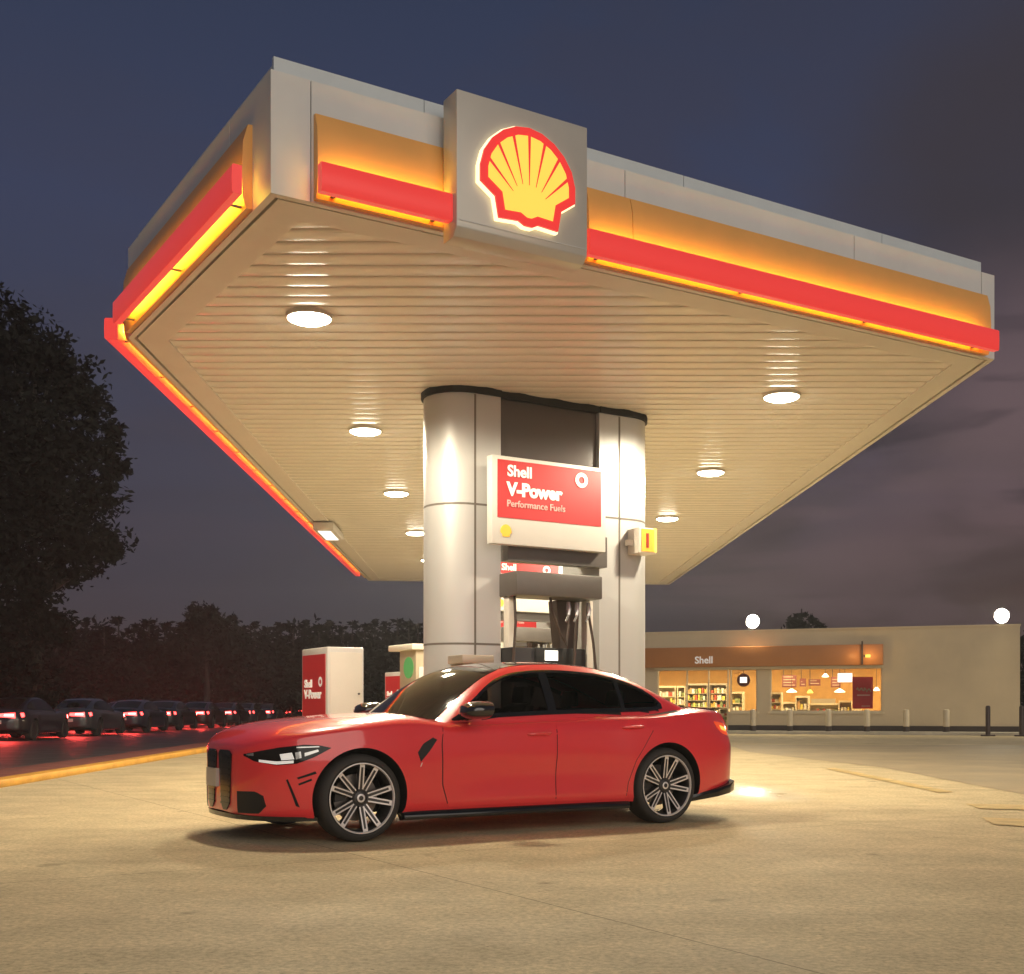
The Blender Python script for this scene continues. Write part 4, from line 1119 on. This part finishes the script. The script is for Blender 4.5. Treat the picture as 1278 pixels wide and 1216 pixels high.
shelf_unit('drinks_fridge', 'grey framed drinks fridge nearest the round sign, full of drinks', 'fridge', 886, 906, -4.6, 6, 2.05, mt='fridge')
shelf_unit('goods_shelf', 'tall shelf of pale goods at the left end of the shop glazing', 'shelf', 822, 842, -4.6, 5, 1.95)
shelf_unit('goods_shelf', 'narrow shelf between the left goods shelf and the fridges', 'shelf', 846, 854, -4.6, 5, 1.95)
shelf_unit('goods_shelf', 'shelf of yellow goods under the round black sign', 'shelf', 913, 926, -3.2, 4, 1.65)
shelf_unit('snack_rack', 'bright snack rack at the left of the right shop window', 'rack', 962, 974, -1.6, 5, 1.6)
shelf_unit('snack_rack', 'low rack of yellow packets beneath the hot food counter', 'rack', 1008, 1046, -2.6, 2, 1.15)
shelf_unit('display_stand', 'orange display stand in the middle of the right shop window', 'stand', 994, 1008, -2.2, 3, 1.45)
shelf_unit('snack_rack', 'low rack of mixed goods at the middle of the right window, under the left pendant', 'rack', 976, 992, -2.8, 3, 1.2)
shelf_unit('snack_rack', 'low goods rack just left of the red window poster', 'rack', 1048, 1062, -1.9, 3, 1.25)
shelf_unit('promotion_stand', 'bright orange stand right of the entrance beside the car tail lamp', 'stand', 899, 907, -.6, 4, .95)
ct = thing('shop_counter', frS(sS(1030, -3.6), -3.6, .02), 'long pale shop counter behind the right window', 'counter')
MB().fbox(frS, sS(965, -3.6), sS(1075, -3.6), -4.1, -3.6, .02, 1.02).build('counter_front', M['shelf'], ct)
MB().fbox(frS, sS(964, -3.6), sS(1076, -3.6), -4.15, -3.55, 1.022, 1.07).build('counter_top', M['signwhite'], ct)
MB().fbox(frS, sS(1012, -3.6), sS(1042, -3.6), -4.0, -3.7, 1.072, 1.42).build('food_cabinet', M['fridge'], ct)
for pa, pb, ya, yb2, lb in ((976, 994, 843, 858, 'maroon menu board at the left above the shop counter'), (998, 1006, 847, 857, 'narrow maroon menu board second from left above the counter'), (1009, 1024, 848, 856, 'wide maroon menu board in the middle above the counter'), (1037, 1049, 845, 858, 'maroon menu board left of the white screen')):
    d = -4.6; t = thing('menu_board', frS(sS(pa, d), d, zS(pa, yb2, d)), lb, 'menu board', 'menu boards above the counter')
    MB().fbox(frS, sS(pa, d), sS(pb, d), d-.05, d, zS(pa, yb2, d), zS(pa, ya, d)).build('board', M['maroon'], t)
    gl = MB()
    for k in range(4):
        zz = zS(pa, yb2, d)+.08+k*.12
        if zz < zS(pa, ya, d)-.06: gl.fbox(frS, sS(pa, d)+.06, sS(pb, d)-.06-.1*(k % 2), d+.001, d+.004, zz, zz+.03)
    gl.build('menu_rows', M['tan'], t)
    MB().fbox(frS, sS(pa, d)+.05, sS(pa, d)+.08, d-.03, d-.02, zS(pa, ya, d), zw+.25).build('hanger', M['black'], t)
for px, py, r, lb in ((988, 864, .22, 'white pendant lamp low over the left of the counter'), (1048, 864, .22, 'white pendant lamp over the right of the counter'), (1030, 845, .14, 'small bright pendant lamp near the ceiling, middle of the window'), (1011, 865, .13, 'yellow pendant lamp between the two white ones'), (1094, 862, .13, 'small bright lamp right of the red poster')):
    d = -2.4; a = sS(px, d); z = zS(px, py, d); t = thing('pendant_lamp', frS(a, d, z), lb, 'lamp', 'pendant lamps in the shop')
    MB().lathe([(.04, .14), (r, .02), (r*1.02, 0), (r*.9, -.01), (.02, -.02)], frS(a, d, z), (0, 0, 1), (0, 1, 0), 20).build('lamp_shade', M['screen'] if 'yellow' not in lb else M['amberlit'], t, smooth=True)
    MB().fbox(frS, a-.008, a+.008, d-.008, d+.008, z+.14, zw+.25).build('cord', M['black'], t)
d = -1.0
t = thing('display_screen', frS(sS(1054, d), d, zS(1054, 851, d)), 'bright white screen hanging in the right shop window', 'screen')
MB().fbox(frS, sS(1045, d), sS(1064, d), d-.08, d-.001, zS(1054, 852, d), zS(1054, 840, d)).build('screen_case', M['signwhite'], t)
MB().fbox(frS, sS(1045.5, d), sS(1063.5, d), d, d+.006, zS(1054, 851.5, d), zS(1054, 840.5, d)).build('screen_face', M['screen'], t)
MB().fbox(frS, sS(1054, d), sS(1054.6, d), d-.05, d-.03, zS(1054, 840, d), zw+.25).build('hanger', M['black'], t)
d = -.20
t = thing('window_poster', frS(sS(1076, d), d, zS(1076, 885, d)), 'red poster with dark script hung inside the right shop window', 'poster')
MB().fbox(frS, sS(1064, d), sS(1089.5, d), d-.02, d, zS(1076, 884.5, d), zS(1076, 845, d)).build('poster_sheet', M['posterred'], t)
sc = MB(); a = sS(1068, d); zc = zS(1076, 861, d)
sc.tube([frS(a+.03+.55*k/14, d+.014, zc+.10*math.sin(k*1.7)*(.9 if k % 3 else .4)) for k in range(15)], .028, 6); sc.build('script_mark', M['tan'], t)
sc = MB(); sc.fbox(frS, a+.05, a+.55, d+.001, d+.006, zc-.24, zc-.19); sc.fbox(frS, a+.22, a+.55, d+.001, d+.006, zc-.66, zc-.63); sc.build('text_line', M['pink'], t)
d = -.35; a = sS(928, d); z = zS(928, 849, d)
t = thing('round_sign', frS(a, d, z), 'round black sign with white centre hung in the shop window', 'sign')
MB().lathe([(.27, -.03), (.27, .02)], frS(a, d, z), wo+(0,), (0, 0, 1), 28).build('sign_disc', M['maroon'], t)
MB().fbox(frS, a-.14, a+.14, d+.022, d+.03, z-.11, z+.12).build('sign_centre', M['screen'], t)
MB().fbox(frS, a-.01, a+.01, d-.02, d, z+.27, zw-.06).build('hanger', M['black'], t)

# pavement before the shop, bollards, posts, floodlights
pvm = MB().fbox(frS, sS(700), sr0+6, .052, 1.6, -.02, .12).build('pavement', M['kerb'], bevel=.02); setp(pvm, kind='structure')
bl_lab = ['below the gap between the shop windows', 'below the left part of the right window', 'below the middle of the right window', 'below the red window poster', 'first one past the right window, below the blank wall', 'rightmost pale one, next to the dark post']
bp_ = None
for px, lb in zip((940, 986, 1034, 1082, 1131, 1181), bl_lab):
    d = 1.1; a = sS(px, d); loc = frS(a, d, .12)
    if bp_ is None:
        bp_ = thing('bollard', loc, 'cream bollard '+lb, 'bollard', 'cream bollards before the shop')
        MB().lathe([(.115, 0), (.115, .78), (.10, .83), (.05, .85)], loc, (0, 0, 1), (0, 1, 0), 16).build('bollard_post', M['bollard'], bp_, smooth=True, sharp=40)
        MB().lathe([(.118, .001), (.118, .20)], loc, (0, 0, 1), (0, 1, 0), 16, close=False).build('base_band', M['skirt'], bp_, smooth=True)
    else:
        c = dup(bp_); c.location = loc; setp(c, 'cream bollard '+lb)
for px, lb in ((1233, 'dark brown post with foot, right of the cream bollards'), (1275, 'dark brown leaning post at the right end of the shop wall')):
    d = 2.3; a = sS(px, d); loc = frS(a, d, 0)
    t = thing('barrier_post', loc, lb, 'post', 'dark posts at the wall end')
    MB().lathe([(.085, .06), (.085, 1.05), (.06, 1.10), (.02, 1.11)], loc, (0, 0, 1), (0, 1, 0), 14).build('post', M['darkpost'], t, smooth=True, sharp=40)
    MB().fbox(frame(loc[:2], wu, wo), -.25, .25, -.2, .2, 0, .06).build('foot', M['darkpost'], t, bevel=.02)
for px, py, lb in ((940, 775, 'bright floodlight on the shop roof above the left window'), (1250, 768, 'bright floodlight on the shop roof at its right end')):
    d = -.1; a = sS(px, d); z = zS(px, py, d); loc = frS(a, d, ztop+.07)
    t = thing('floodlight', loc, lb, 'floodlight', 'floodlights on the shop roof')
    MB().tube([frS(a, d-.05, ztop+.07), frS(a, d-.05, z)], .03, 8).build('pole', M['darkpost'], t)
    nrm = Vector((wo[0], wo[1], -.35)).normalized()
    cpt = Vector(frS(a, d+.02, z))
    MB().lathe([(.30, .10), (.31, .06), (.22, -.08), (.1, -.1)], cpt, nrm, (0, 0, 1), 24).build('housing', M['greymetal'], t, smooth=True, sharp=40)
    MB().lathe([(.27, .101), (.25, .13), (.1, .15), (.01, .152)], cpt, nrm, (0, 0, 1), 24).build('lens', M['flood'], t, smooth=True)
    lamp(t, 'bulb', cpt+nrm*.35, 420, (1, .84, .54), .2, 165, tuple(cpt+nrm*2), .3)

# ------------------------------------------------------------------ trees
def leaf_cloud(mb, blobs, n, size, rnd, shell=.55):
    tot = sum(b[3]**2 for b in blobs)
    for (x, y_, z, r, fl_) in [(b[0], b[1], b[2], b[3], b[4] if len(b) > 4 else 1.) for b in blobs]:
        k = int(n*r*r/tot)
        # clumps
        cl = []
        for _ in range(max(6, k//38)):
            v = Vector((rnd.gauss(0, 1), rnd.gauss(0, 1), rnd.gauss(0, 1))).normalized()*r*(rnd.random()**.45)
            cl.append((x+v.x, y_+v.y, z+v.z*fl_, r*rnd.uniform(.12, .26)))
        for _ in range(k):
            c = rnd.choice(cl); p = Vector((c[0]+rnd.gauss(0, c[3]), c[1]+rnd.gauss(0, c[3]), c[2]+rnd.gauss(0, c[3]*.8)))
            s = size*rnd.uniform(.5, 1.3)
            a = Vector((rnd.gauss(0, 1), rnd.gauss(0, 1), rnd.gauss(0, .7))).normalized(); b = a.cross(Vector((rnd.gauss(0, 1), rnd.gauss(0, 1), rnd.gauss(0, 1)))).normalized()
            mb.poly([p-a*s, p+b*s*.45, p+a*s, p-b*s*.45])
def at(px, py, Y): return ((px-HX)/F*Y, Y, zat(py, Y))
rt = random.Random(11)
YT = 46.
def tree(name, label, cat, Y, trunk_px, base_w, blobs_px, n, size, top_px, limbs=True, group=None, fl_=1.):
    bx = (trunk_px-HX)/F*Y
    t = thing(name, (bx, Y, -.03), label, cat, group)
    bl = []
    for (px, py, r) in blobs_px:
        p = at(px, py, Y); bl.append((p[0], Y+rt.uniform(-.5, .5)*r/F*Y, p[2], r/F*Y, fl_))
    tb = MB(); tz = zat(top_px, Y)
    tb.tube([(bx, Y, -.03), (bx+.05*base_w, Y, tz*.3), (bx-.1*base_w, Y+.1, tz*.65), (bx+.1*base_w, Y, tz)], [base_w, base_w*.75, base_w*.5, base_w*.15], 10)
    if limbs:
        for b in bl:
            z0 = max(tz*.3, min(tz*.8, b[2]-abs(b[0]-bx)*.6))
            tb.tube([(bx, Y, z0), ((bx+b[0])/2, (Y+b[1])/2, (z0+b[2])/2+.15*b[3]), (b[0], b[1], b[2])], [base_w*.35, base_w*.22, base_w*.06], 6)
    tb.build('trunk', M['bark'], t, smooth=True)
    cr = MB(); leaf_cloud(cr, bl, n, size, rt); cr.build('crown', M['leafdark'], t, fix=False)
    return t
tree('broadleaf_tree', 'tall dark broadleaf tree filling the left side against the sky', 'tree', YT, 42, .45,
     [(15, 440, 62), (62, 468, 48), (98, 505, 36), (118, 560, 38), (128, 620, 32), (118, 672, 40), (60, 580, 70), (50, 670, 62), (-40, 560, 120), (78, 712, 34), (20, 730, 50), (38, 775, 42), (0, 815, 60), (66, 790, 26), (30, 868, 46), (-40, 860, 60), (-60, 440, 70), (140, 585, 18), (142, 690, 18)], 42000, .17, 480)
tree('round_bush_tree', 'round dark bushy tree rising above the treeline left of the cabinet', 'tree', 82, 258, .3, [(256, 775, 22), (240, 785, 18), (278, 782, 18), (262, 800, 30), (288, 800, 18), (235, 810, 26)], 8000, .22, 770)
tree('roof_tree', 'small dark tree showing above the shop roof', 'tree', 75, 1000, .25, [(1000, 768, 8), (988, 775, 7), (1012, 777, 8), (1000, 790, 20), (1022, 782, 6)], 900, .22, 760)
# the row of small trees across the road: one spindly young tree, copied and varied
tl = thing('treeline_tree', (-40, 90, -.03), 'small dark pointed tree in the treeline across the road', 'tree', 'treeline across the road')
tb = MB().tube([(-40, 90, -.03), (-40, 90, 3.2), (-40, 90, 6.6)], [.16, .10, .02], 8).build('trunk', M['bark'], tl)
cr = MB()
leaf_cloud(cr, [(-40, 90, 1.3, 1.7), (-40, 90, 2.9, 1.45), (-40, 90, 4.2, 1.05), (-40, 90, 5.3, .62), (-40, 90, 6.2, .30), (-39.3, 90.2, 2.2, 1.2), (-40.7, 89.8, 3.4, .9)], 5200, .19, rt)
cr.build('crown', M['leafdark'], tl, fix=False)
tops = [(70, 772), (88, 777), (108, 768), (130, 778), (148, 766), (168, 775), (186, 770), (206, 774), (222, 779), (302, 778), (318, 773), (334, 779), (350, 774), (366, 778), (382, 771), (398, 776), (412, 773), (428, 778), (440, 772), (455, 775), (468, 770), (482, 773), (496, 769), (510, 772), (522, 775), (40, 776), (15, 774), (-12, 776)]
for i, (px, py) in enumerate(tops):
    o = tl if i == 0 else dup(tl)
    Y = 86+rt.uniform(-4, 8); s = (zat(py, Y)+.03)/6.75
    o.location = ((px-HX)/F*Y, Y, -.03); o.scale = (s*rt.uniform(1.0, 1.5), s*rt.uniform(1.0, 1.5), s); o.rotation_euler = (0, 0, rt.uniform(0, 6.28))
hg = MB()
for k in range(70):
    px = -60+k*8.6; Y = 92+rt.uniform(-3, 4)
    leaf_cloud(hg, [at(px, 845, Y)+(2.3,), at(px, 812+rt.uniform(-6, 6), Y)+(1.9,)], 520, .28, rt)
o = hg.build('undergrowth', M['leafdark'], fix=False); setp(o, kind='stuff')
hg = MB()
for k in range(34):
    px = 1262+k*9; Y = 95+rt.uniform(-3, 4)
    leaf_cloud(hg, [at(px, 850, Y)+(2.3,), at(px, 815+rt.uniform(-8, 6), Y)+(1.9,)], 400, .28, rt)
o = hg.build('far_bushes', M['leafdark'], fix=False); setp(o, kind='stuff')

# ------------------------------------------------------------------ night haze volume, added to lift the dark tones
hz = MB().box(-265, 265, -65, 335, -1.03, 34).build('haze', bpy.data.materials.new('night haze')); setp(hz, kind='stuff')
hm = hz.data.materials[0]; hm.use_nodes = True; hn = hm.node_tree; hn.nodes.remove(hn.nodes['Principled BSDF'])
pv_ = hn.nodes.new('ShaderNodeVolumePrincipled'); pv_.inputs['Color'].default_value = (.85, .84, .82, 1); pv_.inputs['Density'].default_value = .0008; pv_.inputs['Anisotropy'].default_value = .55
hn.links.new(pv_.outputs[0], hn.nodes['Material Output'].inputs['Volume'])

# ------------------------------------------------------------------ sky and sun
SUN_EL, SUN_AZ = R(38), R(200)
w = bpy.data.worlds.new('World'); bpy.context.scene.world = w; w.use_nodes = True
nt = w.node_tree; N = nt.nodes; L = nt.links; bg = N['Background']
sky = N.new('ShaderNodeTexSky'); sky.sky_type = 'NISHITA'; sky.sun_disc = False; sky.sun_elevation = R(-3.5); sky.sun_rotation = R(200)
sky.air_density = 1.2; sky.dust_density = 2.0; sky.ozone_density = 2.5
tc = N.new('ShaderNodeTexCoord')
sep = N.new('ShaderNodeSeparateXYZ'); L.new(tc.outputs['Generated'], sep.inputs[0])
ramp = N.new('ShaderNodeValToRGB'); e = ramp.color_ramp.elements
L.new(sep.outputs['Z'], ramp.inputs[0])
e[0].position = 0.0; e[0].color = lin(66, 61, 64)
e[1].position = .55; e[1].color = lin(47, 56, 78)
for p, c in ((.10, lin(66, 63, 72)), (.22, lin(62, 64, 81)), (.38, lin(58, 64, 88))):
    q = e.new(p); q.color = c
# warm town glow towards the right-hand horizon
def mrange(x, a, b, c, d):
    n = N.new('ShaderNodeMapRange'); n.interpolation_type = 'SMOOTHSTEP'
    for i, v in enumerate((a, b, c, d)): n.inputs[i+1].default_value = v
    L.new(x, n.inputs[0]); return n.outputs[0]
def mth(op, a, b):
    n = N.new('ShaderNodeMath'); n.operation = op
    for i, v in enumerate((a, b)):
        if isinstance(v, (int, float)): n.inputs[i].default_value = v
        else: L.new(v, n.inputs[i])
    return n.outputs[0]
def mixc(f, a, b):
    n = N.new('ShaderNodeMix'); n.data_type = 'RGBA'
    if isinstance(f, (int, float)): n.inputs[0].default_value = f
    else: L.new(f, n.inputs[0])
    for i, v in ((6, a), (7, b)):
        if isinstance(v, tuple): n.inputs[i].default_value = v
        else: L.new(v, n.inputs[i])
    return n.outputs[2]
right = mrange(sep.outputs['X'], .05, .42, 0, 1); low = mrange(sep.outputs['Z'], .02, .36, 1, 0)
col = mixc(mth('MULTIPLY', right, low), ramp.outputs[0], lin(112, 88, 88))
# cloud banks
mp = N.new('ShaderNodeMapping'); mp.inputs['Scale'].default_value = (2.2, 2.2, 6.0); L.new(tc.outputs['Generated'], mp.inputs[0])
n1 = N.new('ShaderNodeTexNoise'); n1.inputs['Scale'].default_value = 1.5; n1.inputs['Detail'].default_value = 5; n1.inputs['Roughness'].default_value = .5; n1.inputs['Distortion'].default_value = .5
L.new(mp.outputs[0], n1.inputs['Vector'])
cl_ = mth('MULTIPLY', mrange(n1.outputs['Fac'], .38, .56, 0, 1), mth('MULTIPLY', mrange(sep.outputs['X'], -.35, .30, .35, 1.), mrange(sep.outputs['Z'], .05, .5, .95, .25)))
col = mixc(mth('MULTIPLY', cl_, .85), col, lin(66, 57, 58))
# one dark cloud high on the right, with a ragged edge
vd = N.new('ShaderNodeVectorMath'); vd.operation = 'DISTANCE'; L.new(tc.outputs['Generated'], vd.inputs[0]); vd.inputs[1].default_value = (.385, .84, .385)
n3 = N.new('ShaderNodeTexNoise'); n3.inputs['Scale'].default_value = 4.5; n3.inputs['Detail'].default_value = 4; L.new(tc.outputs['Generated'], n3.inputs['Vector'])
dd = mth('ADD', vd.outputs['Value'], mth('MULTIPLY', mth('SUBTRACT', n3.outputs['Fac'], .5), .22))
col = mixc(mth('MULTIPLY', mrange(dd, .06, .19, 1, 0), .9), col, lin(60, 55, 60))
vl = N.new('ShaderNodeVectorMath'); vl.operation = 'DISTANCE'; L.new(tc.outputs['Generated'], vl.inputs[0]); vl.inputs[1].default_value = (.37, .90, .235)
col = mixc(mth('MULTIPLY', mrange(mth('ADD', vl.outputs['Value'], mth('MULTIPLY', mth('SUBTRACT', n3.outputs['Fac'], .5), .16)), .02, .13, 1, 0), .55), col, lin(122, 100, 102))
low2 = mth('MULTIPLY', mrange(sep.outputs['Z'], .06, .17, 1, 0), right)
mpb = N.new('ShaderNodeMapping'); mpb.inputs['Scale'].default_value = (1.1, 1.1, 9.0); mpb.inputs['Rotation'].default_value = (0, R(-9), 0); L.new(tc.outputs['Generated'], mpb.inputs[0])
n2 = N.new('ShaderNodeTexNoise'); n2.inputs['Scale'].default_value = 2.6; n2.inputs['Detail'].default_value = 5; n2.inputs['Distortion'].default_value = .4; L.new(mpb.outputs[0], n2.inputs['Vector'])
band = mth('MULTIPLY', mrange(sep.outputs['Z'], .10, .40, 1, 0), mrange(sep.outputs['X'], -.15, .25, .15, 1.))
col = mixc(mth('MULTIPLY', band, mrange(n2.outputs['Fac'], .49, .58, 0, 1)), col, lin(56, 49, 55))
col = mixc(mth('MULTIPLY', band, mrange(n2.outputs['Fac'], .36, .46, .5, 0)), col, lin(104, 86, 88))
col = mixc(mth('MULTIPLY', low2, mrange(n2.outputs['Fac'], .35, .65, .3, 1)), col, lin(82, 62, 56))
mxs = N.new('ShaderNodeMix'); mxs.data_type = 'RGBA'; mxs.blend_type = 'ADD'; mxs.inputs[0].default_value = .10
L.new(col, mxs.inputs[6]); L.new(sky.outputs[0], mxs.inputs[7])
L.new(mxs.outputs[2], bg.inputs[0]); bg.inputs[1].default_value = 1.0

sd_ = bpy.data.lights.new('sun', 'SUN'); sd_.energy = 1.45; sd_.angle = R(60); sd_.color = (1, .90, .78)  # added soft fill from behind the camera; the real one has set
so = bpy.data.objects.new('sun', sd_); C.objects.link(so); so.location = (0, -20, 30)
so.rotation_euler = Vector((-.38, .86, -.20)).to_track_quat('-Z', 'Y').to_euler()

# ------------------------------------------------------------------ camera
cd = bpy.data.cameras.new('camera'); cam = bpy.data.objects.new('camera', cd); C.objects.link(cam)
cd.sensor_fit = 'HORIZONTAL'; cd.sensor_width = 36; cd.lens = F/1278*36
cam.location = (0, 0, HC); cam.rotation_euler = (R(90), 0, 0)
cd.shift_x = -(HX-639)/1278; cd.shift_y = (HY-608)/1278; cd.clip_end = 2000
sc = bpy.context.scene; sc.camera = cam
sc.view_settings.view_transform = 'Standard'; sc.view_settings.look = 'None'; sc.view_settings.exposure = 0; sc.view_settings.gamma = 1
sc.render.engine = 'CYCLES'; sc.cycles.use_denoising = True; sc.cycles.max_bounces = 8; sc.cycles.sample_clamp_indirect = 6
